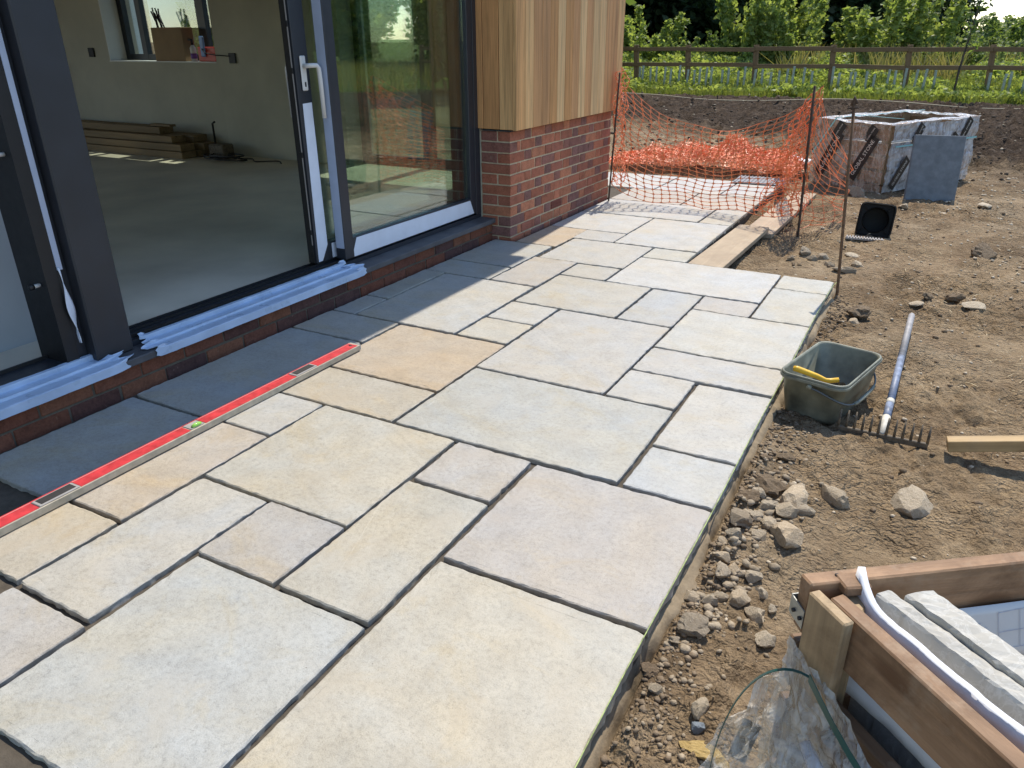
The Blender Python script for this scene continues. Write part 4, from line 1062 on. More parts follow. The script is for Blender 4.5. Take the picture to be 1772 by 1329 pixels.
# ------------------------------------------------------------------ wrapped crate behind the netting
CB = Vector((-0.039, 8.435, -0.085)); cu = Vector((-0.877, 0.48, 0)).normalized(); cv = Vector((0.48, 0.877, 0)).normalized()
LU, LV_, CHT = 0.80, 1.50, 0.655
cr = empty('wrapped_crate', CB); tag(cr, 'film wrapped wooden crate of paving with black printed labels', 'crate')
def cl(s, t, z): return CB + cu*s + cv*t + Vector((0, 0, z))
for s, t in ((0.04, 0.03), (LU-0.04, 0.03), (0.04, LV_-0.03), (LU-0.04, LV_-0.03), (0.04, LV_/2)):
    beam('corner_post', cl(s, t, 0.10), cl(s, t, CHT+0.02), 0.085, 0.035, 'crate_z', cr)
for k in range(4):
    z = 0.17 + k*0.135
    beam('side_board', cl(0.0, 0.005, z), cl(LU, 0.005, z), 0.020, 0.105, 'crate', cr)
    beam('side_board', cl(0.005, 0.03, z), cl(0.005, LV_-0.03, z), 0.020, 0.105, 'crate', cr)
    beam('side_board', cl(LU-0.005, 0.03, z), cl(LU-0.005, LV_-0.03, z), 0.020, 0.105, 'crate', cr)
    beam('side_board', cl(0.0, LV_-0.005, z), cl(LU, LV_-0.005, z), 0.020, 0.105, 'crate', cr)
for t in (0.08, LV_/2, LV_-0.08): beam('pallet_runner', cl(0.0, t, 0.045), cl(LU, t, 0.045), 0.09, 0.085, 'crate_in', cr)
for (s0, t0), (s1, t1) in (((-0.02, 0.01), (LU+0.02, 0.01)), ((0.01, 0.04), (0.01, LV_-0.04)), ((LU-0.01, 0.04), (LU-0.01, LV_-0.04)), ((-0.02, LV_-0.01), (LU+0.02, LV_-0.01))):
    beam('top_rail', cl(s0, t0, CHT+0.012), cl(s1, t1, CHT+0.012), 0.075, 0.022, 'crate', cr)
for k in range(9): # stone left inside, packed on edge
    s = 0.08 + k*0.078
    beam('packed_slab', cl(s, 0.07, 0.27), cl(s, LV_-0.07, 0.27), 0.030, 0.36, 'greyslab' if k % 2 else 'riven', cr)
def wrap(face):
    def fn(u, v):
        if face == 0: p = cl(LU*u*1.04-0.02, -0.020, 0.02+0.66*v); n = -cv
        elif face == 1: p = cl(-0.022, LV_*u*1.01-0.01, 0.03+0.65*v); n = -cu
        elif face == 2: p = cl(LU+0.022, LV_*u, 0.03+0.65*v); n = cu
        else: p = cl(LU*u, LV_+0.022, 0.03+0.65*v); n = cv
        d = 0.014 + 0.04*N1(u*5+face*9, v*4, 100+face) + 0.018*abs(N1(u*16, v*12, 107+face))
        d -= 0.05*max(0, 0.25-v)**1
        return tuple(p + n*max(0.001, d))
    return fn
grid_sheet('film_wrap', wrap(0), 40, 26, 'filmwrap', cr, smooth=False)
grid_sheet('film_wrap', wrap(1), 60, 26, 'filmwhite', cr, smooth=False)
grid_sheet('film_wrap', wrap(2), 30, 14, 'filmwrap', cr)
grid_sheet('film_wrap', wrap(3), 26, 14, 'filmwrap', cr)
def rimfilm(u, v):
    # film folded over the top rails
    per = [(0, 0), (LU, 0), (LU, LV_), (0, LV_), (0, 0)]
    k = min(int(u*4), 3); t = u*4-k
    s = per[k][0]*(1-t)+per[k+1][0]*t; q = per[k][1]*(1-t)+per[k+1][1]*t
    c = (LU/2, LV_/2); w = (v-0.35)*0.17
    ds, dq = (c[0]-s), (c[1]-q); ln = math.hypot(ds, dq)
    z = CHT + 0.026 + 0.03*N1(u*26, v*4, 130) - 0.05*max(0, abs(v-0.45)-0.35)
    return tuple(cl(s+ds/ln*w, q+dq/ln*w, z))
grid_sheet('film_fold', rimfilm, 80, 8, 'filmwhite', cr)
for a, b in (((LU*0.72, -0.05), (LU*0.72, LV_)), ((0.10, 0.35), (LU-0.1, 0.35)), ((0.1, 1.2), (LU-0.1, 1.2))):
    beam('strap', cl(*a, CHT+0.045), cl(*b, CHT+0.045), 0.014, 0.002, 'turq', cr, 0)
beam('strap', cl(LU*0.72, -0.05, CHT+0.045), cl(LU*1.0, -0.062, 0.33), 0.002, 0.014, 'turq', cr, 0)
beam('strap', cl(-0.052, 0.05, 0.47), cl(-0.052, LV_, 0.47), 0.002, 0.014, 'turq', cr, 0)
# labels with lettering
def text_mesh(s, size):
    c = bpy.data.curves.new('lettering', 'FONT'); c.body = s; c.size = size; c.align_x = 'CENTER'; c.align_y = 'CENTER'; c.resolution_u = 2
    o = bpy.data.objects.new('tmp_text', c); COL.objects.link(o)
    dg = bpy.context.evaluated_depsgraph_get(); me = bpy.data.meshes.new_from_object(o.evaluated_get(dg))
    bpy.data.objects.remove(o); bpy.data.curves.remove(c)
    me.materials.clear(); me.materials.append(MAT['lettering']); return me
TXT = text_mesh('GLOBAL STONE', 0.066)
def lab(face, s, z, ang, ln=0.46, w=0.105):
    if face == 0: xa, n = -cu, -cv; c = cl(s, -0.048, z)
    else: xa, n = cv, -cu; c = cl(-0.052, s, z)
    up = Vector((0, 0, 1)); d = xa*math.cos(ang) + up*math.sin(ang); e = -xa*math.sin(ang) + up*math.cos(ang)
    m = Matrix((d, e, n)).transposed().to_4x4()
    me = box_mesh(ln, w, 0.002, 0, 'label')
    o = bpy.data.objects.new('printed_label', me); COL.objects.link(o); place(o, c, cr); o.rotation_euler = m.to_euler()
    t = bpy.data.objects.new('lettering', TXT); COL.objects.link(t); t.parent = o; t.location = (0, 0, 0.0022)
    t.scale = (ln/0.56,)*2 + (1,)
    return o
lab(0, 0.215, 0.345, math.radians(64)); lab(0, 0.60, 0.345, math.radians(66)); lab(0, 0.53, 0.585, math.radians(62), 0.16, 0.10); lab(0, 0.17, 0.575, math.radians(62), 0.16, 0.10)
lab(1, 0.40, 0.57, math.radians(60), 0.20); lab(1, 1.25, 0.545, math.radians(60), 0.28); lab(1, 0.20, 0.21, math.radians(52), 0.34); lab(1, 1.02, 0.40, math.radians(60), 0.30)
# stray boulder under the crate, leaning slab, drain hopper
def lean_slab():
    me = box_mesh(0.435, 0.038, 0.60, 0.004, 'greyslab', 0.003, 5)
    o = bpy.data.objects.new('grey_paving_slab', me); COL.objects.link(o)
    o.location = (0.400, 8.235+0.06, -0.075+0.30); o.rotation_euler = (math.radians(-9), 0, math.radians(14))
    return tag(o, 'blue grey paving slab leaning upright against the wrapped crate', 'paving slab', kind='thing')
lean_slab()
def hopper():
    e = empty('drain_hopper', (0.075, 6.50, -0.08)); tag(e, 'square black plastic drain fitting standing on the earth', 'drain fitting')
    O = Vector((0.075, 6.505, -0.075)); rx = math.radians(-14); 
    R_ = Matrix.Rotation(math.radians(5), 3, 'Z') @ Matrix.Rotation(rx, 3, 'X') @ Matrix.Rotation(math.radians(3), 3, 'Y')
    def T(x, y, z): return tuple(O + R_ @ Vector((x, y, z+0.135)))
    m = 40
    def rsq(a, h=0.130, p=9.0):
        k = (abs(math.cos(a))**p + abs(math.sin(a))**p)**(-1/p); return (h*k*math.cos(a), h*k*math.sin(a))
    sq = [rsq(2*math.pi*q/m) for q in range(m)]
    def circ(r): return [(r*math.cos(math.atan2(b, a)), r*math.sin(math.atan2(b, a))) for a, b in sq]
    rings = [(sq, 0.09), (sq, 0.0), ([(a*0.93, b*0.93) for a, b in sq], -0.006), ([(a*0.88, b*0.88) for a, b in sq], 0.012), (circ(0.100), 0.014), (circ(0.094), 0.004), (circ(0.088), 0.10), (circ(0.02), 0.11)]
    vs, fs = [], []
    for pts, d in rings:
        for a, b in pts: vs.append(T(a, d, b))
    for r in range(len(rings)-1):
        for i in range(m): fs.append((r*m+i, r*m+(i+1) % m, (r+1)*m+(i+1) % m, (r+1)*m+i))
    fs.append(tuple(range((len(rings)-1)*m, len(rings)*m)))
    mobj('hopper_body', vs, fs, 'blackplastic', e, False)
    for k in range(4):
        a = math.pi/4 + k*math.pi/2
        p, q = T(0.103*math.cos(a), 0.004, 0.103*math.sin(a)), T(0.135*math.cos(a), 0.004, 0.135*math.sin(a))
        beam('rib', p, q, 0.006, 0.012, 'blackplastic', e, 0.001)
    return e
hopper()
cg = empty('channel_grate', (0.02, 6.36, -0.07)); tag(cg, 'pale ribbed strip lying in front of the black drain fitting', 'grate')
box('grate_base', (-0.10, 0.17), (6.325, 6.365), (-0.066, -0.052), 'greyplastic', cg, 0.002, rz=0.06)
for k in range(13): box('grate_rib', (-0.095+k*0.0205, -0.085+k*0.0205), (6.32, 6.37), (-0.0515, -0.044), 'handlegrey', cg, 0.001, rz=0.06)

# ------------------------------------------------------------------ crate beside the camera
KZ = 0.56
K = Vector((0.347, 1.101, 0)); e1 = Vector((0.800, 0.600, 0)).normalized(); e2 = Vector((0.745, -0.667, 0)).normalized()
out1 = Vector((-e1.y, e1.x, 0)); out2 = Vector((e2.y, -e2.x, 0))
nc = empty('open_crate', K + Vector((0, 0, -0.06))); tag(nc, 'open wooden crate with stone slabs and torn wrapping close to the camera', 'crate')
def kl(a, b, z): return K + e1*a + e2*b + Vector((0, 0, z))
def kbeam(nm, a0, b0, z0, a1, b1, z1, w, h, mt, bev=0.003, jit=0.002, roll=0.0): return beam(nm, kl(a0, b0, z0), kl(a1, b1, z1), w, h, mt, nc, bev, roll, jit)
MAT['crate_r'] = m_wood('crate_red_timber', (0.41, 0.25, 0.14), 0, 0.5, bump=0.8, stain=0.85)
MAT['crate_b'] = m_wood('crate_brown_timber', (0.25, 0.155, 0.09), 0, 0.55, bump=0.6, stain=0.8)
kbeam('back_board', 0.0, 0.014, KZ-0.052, 1.0, 0.014, KZ-0.052, 0.029, 0.104, 'crate_r')
kbeam('back_board', 0.0, 0.014, KZ-0.175, 1.0, 0.014, KZ-0.175, 0.029, 0.100, 'crate_b')
kbeam('back_board', 0.0, 0.014, KZ-0.33, 1.0, 0.014, KZ-0.33, 0.029, 0.140, 'crate_b')
kbeam('back_board', 0.0, 0.014, KZ-0.50, 1.0, 0.014, KZ-0.50, 0.029, 0.140, 'crate_b')
kbeam('side_board', 0.030, 0.048, KZ-0.060, 0.030, 0.80, KZ-0.060, 0.030, 0.100, 'crate_r')
kbeam('side_board', 0.030, 0.034, KZ-0.30, 0.030, 0.80, KZ-0.30, 0.024, 0.20, 'crate_b')
kbeam('side_board', 0.030, 0.034, KZ-0.50, 0.030, 0.80, KZ-0.50, 0.024, 0.15, 'crate_b')
kbeam('corner_block', 0.048, 0.030, KZ-0.008, 0.095, 0.030, KZ-0.008, 0.036, 0.018, 'crate_r')
kbeam('corner_block', 0.058, 0.052, KZ-0.62, 0.058, 0.052, KZ-0.022, 0.04, 0.036, 'crate_z')
beam('corner_post', kl(-0.002, 0.078, KZ-0.60), kl(-0.002, 0.078, KZ-0.004), 0.022, 0.082, 'crate_z', nc, 0.003, 0.0, 0.001).rotation_euler = (Matrix((Vector((0, 0, 1)), out2, Vector((0, 0, 1)).cross(out2))).transposed()).to_euler()
kbeam('floor_board', 0.03, 0.4, 0.02, 1.0, 0.4, 0.02, 0.75, 0.02, 'crate_in')
kbeam('far_side_board', 1.0, 0.03, KZ-0.06, 1.0, 0.80, KZ-0.06, 0.03, 0.12, 'crate_r')
kbeam('cross_rail', 0.12, 0.10, 0.10, 1.0, 0.34, 0.20, 0.07, 0.03, 'crate_r')
# bracket wrapped round the corner
def bracket():
    vs, fs = [], []
    path = [(0.075, -0.0045, KZ-0.062), (-0.004, -0.0045, KZ-0.062), (-0.0045, 0.0, KZ-0.064), (-0.0045, 0.030, KZ-0.074)]
    for a, b, z in path: 
        for dz in (-0.018, 0.018): vs.append(tuple(kl(a, b, z+dz)))
    for i in range(len(path)-1): fs.append((2*i, 2*i+2, 2*i+3, 2*i+1))
    o = mobj('metal_bracket', vs, fs, 'galv', nc); m = o.modifiers.new('t', 'SOLIDIFY'); m.thickness = 0.002
    for b in (0.008, 0.024): tube('nail', [kl(-0.003, b, KZ-0.066-b*0.3), kl(-0.0085, b, KZ-0.066-b*0.3)], 0.0035, 'rubber', nc, 8)
bracket()
tube('nail', [kl(0.055, 0.014, KZ-0.002), kl(0.055, 0.014, KZ+0.0015)], 0.004, 'rubber', nc, 8)
# slabs standing on edge inside
def edge_slab(a0, a1, b0, b1, z0, z1, seed, drift):
    n = 70; vs, fs = [], []
    def fnn(t, s): return N1(t*34+seed*7, s*3+seed, 150+seed)*1.5
    for k in range(n+1):
        t = k/n; b = b0+(b1-b0)*t; sh_a = drift*t
        for s, (a, z) in enumerate(((a0, z0), (a0, z1-0.006), (a0+0.002, z1-0.001), ((a0*2+a1)/3, z1), ((a0+a1*2)/3, z1+0.001), (a1-0.002, z1-0.001), (a1, z1-0.006), (a1, z0))):
            j = 0 if s in (0, 7) else 0.0020
            vs.append(tuple(kl(a+sh_a+j*fnn(t, s*1.7)*1.3, b, z+j*fnn(t+3, s*2.3)*1.6)))
    for k in range(n):
        for s in range(8): fs.append((k*8+s, k*8+(s+1) % 8, (k+1)*8+(s+1) % 8, (k+1)*8+s))
    fs.append(tuple(range(7, -1, -1))); fs.append(tuple(range(n*8, n*8+8)))
    return mobj('stone_slab', vs, fs, 'riven', None, False)
o = edge_slab(0.098, 0.128, 0.050, 0.70, 0.05, KZ-0.012, 1, 0.045); tag(o, 'pale riven slab on edge next to the white foam in the near crate', 'stone slab', 'slabs standing in the near crate', 'thing')
o = edge_slab(0.130, 0.178, 0.070, 0.70, 0.05, KZ-0.002, 2, 0.045); tag(o, 'thicker pale riven slab on edge in the near crate, further from the foam', 'stone slab', 'slabs standing in the near crate', 'thing')
def foam(u, v):
    b = 0.030 + 0.68*u; curl = max(0, 1-u/0.10)
    a = 0.062 + 0.045*u + 0.008*math.sin(u*9) + 0.004*N1(u*18, v*4, 170)
    a += curl**2*0.028*v
    b += -curl**2*0.010*v
    z = KZ-0.20 + 0.188*v + curl**1.5*0.030*v - 0.010*math.sin(u*7)*v
    return tuple(kl(a, b, z))
fo = grid_sheet('foam_sheet', foam, 60, 10, 'foam', None, 0.012); tag(fo, 'white foam packing sheet curling up beside the slabs in the near crate', 'foam sheet')
pp = empty('printed_sheet', kl(0.4, 0.05, KZ-0.17)); tag(pp, 'printed paper in plastic on the inner back of the near crate', 'paper')
def paper(u, v):
    a = 0.19 + 0.55*u; b = 0.034 + 0.03*(1-v) + 0.003*math.sin(u*7)
    return tuple(kl(a, b, KZ-0.180 + 0.098*v + 0.004*math.sin(u*5)))
grid_sheet('sheet', paper, 24, 6, 'paper', pp, 0.0008)
def inkline(u0, v0, u1, v1, w=0.0011):
    p, q = Vector(paper(u0, v0)), Vector(paper(u1, v1)); off = e2*0.0022 + Vector((0, 0, 0.0008))
    beam('ink_line', p+off, q+off, w, w*0.5, 'ink', pp, 0)
for a in ((0.28, 0.2, 0.28, 0.85), (0.28, 0.2, 0.43, 0.22), (0.43, 0.22, 0.43, 0.9), (0.28, 0.85, 0.43, 0.9), (0.355, 0.22, 0.355, 0.88), (0.28, 0.5, 0.43, 0.53), (0.16, 0.6, 0.24, 0.62), (0.16, 0.68, 0.22, 0.7), (0.10, 0.9, 0.18, 0.45), (0.46, 0.9, 0.62, 0.35)): inkline(*a)
tm = text_mesh('CHEL', 0.028); tm.materials.clear(); tm.materials.append(MAT['ink'])
to = bpy.data.objects.new('lettering', tm); COL.objects.link(to); place(to, Vector(paper(0.56, 0.72)) + e2*0.004 + Vector((0, 0, 0.001)), pp)
nrm = (e2*0.098 + Vector((0, 0, 0.03))).normalized()
to.rotation_euler = Matrix((e1, nrm.cross(e1), nrm)).transposed().to_euler()
kbeam('strap', 0.19, 0.070, KZ-0.190, 1.0, 0.070, KZ-0.190, 0.003, 0.018, 'teal', 0, 0)
# torn wrapping outside
def wrapn(u, v):
    b = 0.015 + 0.55*u; z = KZ - 0.115 - 0.40*v + 0.02*math.sin(u*8) - 0.20*u*(1-v)
    d = 0.010 + 0.05*v*(1-0.4*u) + 0.07*N1(u*6, v*3, 180)*(0.25+v) + 0.022*abs(N1(u*15, v*11, 181))
    return tuple(kl(0, b, z) + out2*d)
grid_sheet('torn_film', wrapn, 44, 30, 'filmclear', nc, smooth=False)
def wrapb(u, v):
    a = -0.01 - 0.13*v*(1-u*0.3) - 0.08*N1(v*4, u*6, 190)*(0.3+v) - 0.03*abs(N1(v*13, u*9, 192)); b = 0.0 + 0.12*u + 0.03*N1(v*6, 3.0, 191)
    return tuple(kl(0, b, KZ-0.22 - 0.40*v + 0.02*math.sin(u*5)) + out2*(-a*0.9) + out1*(0.02 + 0.09*v*(1-u)))
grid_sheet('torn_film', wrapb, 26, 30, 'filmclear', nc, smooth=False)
arc = []
for k in range(17):
    t = k/16; ang = t*math.pi*0.5
    arc.append(kl(0, 0.087 - 0.16*math.sin(ang)*0.9, KZ-0.136 - 0.40*(1-math.cos(ang))) + out2*(0.025 + 0.05*math.sin(ang)))
vs = []; fs = []
for i, p in enumerate(arc):
    w = out2*0.0018 + e2*0.0022; vs += [tuple(p-w), tuple(p+w)]
    if i: fs.append((2*i-2, 2*i-1, 2*i+1, 2*i))
so = mobj('strap', vs, fs, 'teal', nc); so.modifiers.new('t', 'SOLIDIFY').thickness = 0.0012
vs = []; fs = []
for i in range(9):
    t = i/8; p = kl(0, 0.087+0.30*t, KZ-0.136-0.07*t-0.10*t*t) + out2*(0.026+0.012*math.sin(t*5)); vs += [tuple(p-Vector((0, 0, 0.008))), tuple(p+Vector((0, 0, 0.008)))]
    if i: fs.append((2*i-2, 2*i-1, 2*i+1, 2*i))
so = mobj('strap', vs, fs, 'teal', nc); so.modifiers.new('t', 'SOLIDIFY').thickness = 0.0012
vs = []; rl = []
for i in range(13):
    t = i/12; rl.append(kl(0, 0.135+0.45*t, KZ-0.215-0.17*t) + out2*(0.060+0.02*t+0.006*math.sin(t*9)))
tube('film_roll', rl, [0.010+0.010*min(1, i/4) for i in range(13)], 'filmwhite', nc, 10)
beam('broken_lath', kl(0, 0.20, 0.14)+out2*0.14, kl(0, 0.30, 0.05)+out2*0.10, 0.05, 0.012, 'newwood', nc, 0.001)
bl_ = box('printed_label', (0.2865, 0.3215), (1.129, 1.131), (0.080, 0.160), 'label', nc); bl_.rotation_euler = (-0.5, 0.3, 0.15)

# ------------------------------------------------------------------ stones and clods
def rock_mesh(seed, sub=3, rough=0.22, flat=0.75, cuts=5):
    rnd = random.Random(seed); bm = bmesh.new()
    bmesh.ops.create_icosphere(bm, subdivisions=sub, radius=0.5)
    planes = []
    for k in range(cuts):
        d = Vector([rnd.gauss(0, 1) for _ in range(3)]).normalized(); planes.append((d, rnd.uniform(0.27, 0.42)))
    offs = Vector([rnd.uniform(-50, 50) for _ in range(3)])
    from mathutils import noise as mn
    for v in bm.verts:
        p = v.co.copy()
        k = 1 + rough*mn.noise(p*2.6 + offs)*1.4 + rough*0.6*mn.noise(p*6.5 + offs) + rough*0.28*mn.noise(p*14 + offs)
        p = p*k
        for d, h in planes:
            e = p.dot(d) - h
            if e > 0: p -= d*e*0.93
        v.co = Vector((p.x, p.y*rnd.uniform(0.999, 1.001), p.z*flat))
    me = bpy.data.meshes.new('rock'); bm.to_mesh(me); bm.free(); return me
ROCK = [rock_mesh(s, 3, 0.36, 0.72, 10) for s in range(7)]
CLOD = [rock_mesh(40+s, 3, 0.42, 0.7, 2) for s in range(3)]
FLAT = [rock_mesh(60+s, 2, 0.12, 0.30, 7) for s in range(3)]
BYM = {}
def with_mat(me, mt):
    k = (me.name, mt)
    if k not in BYM:
        m2 = me.copy(); m2.materials.clear(); m2.materials.append(MAT[mt]); BYM[k] = m2
    return BYM[k]
def stone(x, y, w, mt, label, cat='stone', group=None, pool=None, sink=0.55, sz=None, name='loose_stone'):
    me = with_mat(random.choice(pool or ROCK), mt)
    o = bpy.data.objects.new(name, me); COL.objects.link(o)
    s = w*1.12; sc = (s*random.uniform(0.9, 1.15), s*random.uniform(0.75, 1.0), s*random.uniform(0.7, 0.95)) if sz is None else sz
    o.scale = sc; o.rotation_euler = (random.uniform(-0.25, 0.25), random.uniform(-0.25, 0.25), random.uniform(0, 6.28))
    o.location = (x, y, gz(x, y) + sc[2]*0.34*(1-sink)); WP[o.name] = o.location.copy()
    return tag(o, label, cat, group)
RUB = [(0.214, 2.32, 0.135), (0.106, 2.282, 0.05), (0.149, 2.228, 0.057), (0.207, 2.221, 0.077), (0.249, 2.262, 0.065), (0.168, 2.135, 0.071), (0.233, 2.08, 0.106), (0.121, 2.171, 0.05), (0.085, 2.112, 0.078), (0.092, 1.991, 0.049), (0.063, 1.959, 0.037), (0.153, 2.047, 0.054), (0.082, 1.906, 0.059), (0.169, 1.747, 0.066), (0.222, 1.705, 0.068), (0.264, 1.634, 0.06), (0.08, 1.573, 0.082), (0.052, 1.686, 0.051), (0.1, 1.699, 0.044), (0.119, 1.73, 0.041), (0.182, 1.854, 0.05), (0.221, 1.791, 0.042), (0.254, 1.75, 0.035), (0.047, 1.487, 0.026), (0.06, 1.503, 0.026), (0.097, 1.82, 0.053), (0.126, 1.859, 0.047)]
RL = 'pale rubble stone in the heap between the paving edge and the open crate'
for k, (x, y, w) in enumerate(RUB):
    if k == 6: stone(x, y, w, 'stone', 'largest pitted round rubble stone at the outer side of the heap', group='rubble heap', name='rubble_stone')
    elif k == 0: stone(x, y, w, 'stone', 'broad jagged pale stone at the far end of the rubble heap', group='rubble heap', name='rubble_stone')
    elif k == 16: stone(x, y, w, 'stonegrey', 'grey stone at the near end of the heap touching the string line', group='rubble heap', name='rubble_stone')
    elif k == 8: stone(x, y, w, 'stonegrey', RL, group='rubble heap', name='rubble_stone')
    else: stone(x, y, w, 'stone', RL, group='rubble heap', name='rubble_stone')
for x, y, w in [(0.125, 2.349, 0.084), (0.143, 2.574, 0.054), (0.072, 2.499, 0.031), (0.083, 2.238, 0.061)]:
    stone(x, y, w, 'clod', 'brown crumbly earth clod at the far end of the rubble heap', 'clod', 'earth clods by the rubble', CLOD, name='earth_clod')
stone(0.33, 2.418, 0.095, 'stone', 'angular pale stone alone on the earth just beyond the rubble heap')
stone(0.567, 2.529, 0.125, 'stone', 'wide flat topped pale stone alone between batten and open crate')
stone(0.181, 1.309, 0.056, 'chip', 'pale angular stone beside the dark pebble near the open crate')
stone(0.19, 1.262, 0.034, 'greyslab', 'smooth dark striped pebble next to a pale angular stone', 'pebble', name='pebble')
o = stone(0.233, 1.203, 0.12, 'ochre', 'long yellow ochre stone at the bottom of the picture', sz=(0.13, 0.055, 0.045)); o.rotation_euler = (0.1, 0, -0.15)
stone(0.071, 1.317, 0.036, 'stone', 'small pale stone close to the string line near the picture bottom')
stone(0.032, 1.377, 0.040, 'clod', 'small brown clod touching the paving edge near the picture bottom', 'clod', pool=CLOD, name='earth_clod')
stone(0.193, 4.40, 0.115, 'clod', 'dark earth clod beside the far paving corner', 'clod', pool=CLOD, sink=-0.1, name='earth_clod')
stone(0.182, 4.29, 0.062, 'stone', 'pale stone in front of the dark clod by the paving corner')
FL = 'thin pale cut stone chip lying flat on the bare earth'
for x, y, w in ((0.466, 4.803, 0.085), (0.752, 4.859, 0.135), (0.864, 8.096, 0.15), (0.541, 7.759, 0.075)):
    stone(x, y, w, 'chip', FL, 'stone chip', 'flat stone chips', FLAT, name='stone_chip')
stone(0.519, 4.927, 0.06, 'clod', 'small dark clod near the flat stone chips', 'clod', pool=CLOD, name='earth_clod')
stone(0.654, 4.986, 0.09, 'clod', 'low brown clod behind the larger flat stone chip', 'clod', pool=CLOD, name='earth_clod')
stone(0.01, 5.348, 0.14, 'stonegrey', 'blocky grey stone behind the thin rusty corner pin', sz=(0.15, 0.09, 0.08))
stone(0.065, 5.52, 0.08, 'stone', 'pale stone touching the blocky grey stone behind the pin')
stone(0.821, 6.176, 0.14, 'clod', 'low brown clod alone on the open earth', 'clod', pool=CLOD, name='earth_clod')
stone(0.0, 5.80, 0.10, 'stone', 'flat pale stone between the pin and the black drain fitting', pool=FLAT)
stone(0.229, 7.769, 0.085, 'stone', 'pale stone between the drain fitting and the leaning grey slab')
stone(-0.22, 8.26, 0.20, 'stonegrey', 'tan boulder under the near side of the wrapped crate', 'boulder', sz=(0.24, 0.16, 0.19), name='boulder')
for x, y, w in ((-0.30, 5.65, 0.10), (-0.22, 5.52, 0.08), (-0.16, 5.60, 0.09), (-0.36, 5.5, 0.07), (-0.1, 5.45, 0.06)):
    stone(x, y, w, 'stonegrey', 'grey brown lump in the small pile beyond the last plank end', 'stone', 'lumps beyond the plank')
# small stones nobody would count
def gravel(name, n, sampler, mt, sub=1, seed=5, label=None):
    rnd = np.random.RandomState(seed)
    base = []
    for k in range(6):
        me = rock_mesh(200+k+seed, sub, 0.34, 0.72, 6)
        v = np.array([list(q.co) for q in me.vertices]); f = np.array([list(p.vertices) for p in me.polygons]); base.append((v, f)); bpy.data.meshes.remove(me)
    V, F, off = [], [], 0
    xs, ys, ws = sampler(rnd, n)
    zs = ground_z(xs, ys)
    for k in range(len(xs)):
        v, f = base[k % 6]; a = rnd.rand()*6.28; c, s = math.cos(a), math.sin(a); w = ws[k]
        q = v*np.array([w, w*(0.7+0.3*rnd.rand()), w*0.8]); q = np.stack([q[:, 0]*c-q[:, 1]*s, q[:, 0]*s+q[:, 1]*c, q[:, 2]], 1) + np.array([xs[k], ys[k], zs[k]+w*0.12])
        V.append(q); F.append(f+off); off += len(v)
    o = link(name, fast_mesh(name, np.concatenate(V), np.concatenate(F), mt), (0, 0, 0))
    return tag(o, label, kind='stuff')
def near_edge(r, n):
    t = r.rand(n); y = 1.15 + 1.75*t**0.8; x = 0.045 + np.abs(r.randn(n))*0.10
    return x, y, 0.006 + 0.018*r.rand(n)**2.2
def mid_rub(r, n):
    t = r.rand(n); y = 1.45 + 1.0*t; x = 0.06 + 0.05*r.rand(n) + np.abs(r.randn(n))*0.075*(0.5+0.5*t); return x, y, 0.018 + 0.026*r.rand(n)
MAT['rubmid'] = m_stone('broken_rubble', (0.27, 0.215, 0.15), (0.46, 0.38, 0.275))
gravel('rubble_gravel', 90, mid_rub, 'rubmid', 1, 6, 'fist sized pale rubble fragments in the heap')
gravel('rubble', 600, near_edge, 'rubmid', 1, 5, 'small pale rubble fragments along the paving edge')
def crumbs(r, n):
    y = 1.0 + 3.8*r.rand(n); x = 0.035 + np.abs(r.randn(n))*0.055; return x, y, 0.008 + 0.022*r.rand(n)**2
gravel('dirt', 1100, crumbs, 'clod', 1, 15, 'brown earth crumbs along the paving edge')
def wide(r, n):
    y = 1.2 + 9.0*r.rand(n)**0.8; x = -0.35 + 2.0*r.rand(n); ok = (x > 0.05) | (y > 4.95)
    return x[ok], y[ok], (0.004 + 0.016*r.rand(n)**3)[ok]*(1+0.12*y[ok])
gravel('gravel', 1900, wide, 'chip', 1, 25, 'scattered pale pebbles on the bare earth')
def wclod(r, n):
    y = 2.4 + 7.6*r.rand(n)**0.9; x = -0.45 + 2.2*r.rand(n); ok = (x > 0.08) | (y > 4.95)
    return x[ok], y[ok], (0.008 + 0.035*r.rand(n)**3)[ok]
gravel('debris', 1000, wclod, 'clod', 1, 35, 'scattered brown earth clods on the bare earth')
MAT['soilclod'] = m_stone('dark_soil_clod', (0.065, 0.047, 0.033), (0.14, 0.104, 0.074))
def tilled(r, n):
    y = 9.4 + 11.2*r.rand(n)**0.8; x = -0.62*y*0.62 - 1.0 + (0.9*y*0.55+3.2)*r.rand(n); return x, y, 0.02 + 0.075*r.rand(n)**2.5
gravel('tilled_dirt', 3600, tilled, 'soilclod', 1, 45, 'dark clods of the tilled soil')
def tstone(r, n):
    y = 8.6 + 12*r.rand(n)**0.8; x = -0.4*y - 1.0 + (0.5*y+3.2)*r.rand(n); return x, y, 0.02 + 0.045*r.rand(n)**2
gravel('field_gravel', 700, tstone, 'stone', 1, 55, 'pale stones strewn over the tilled soil')
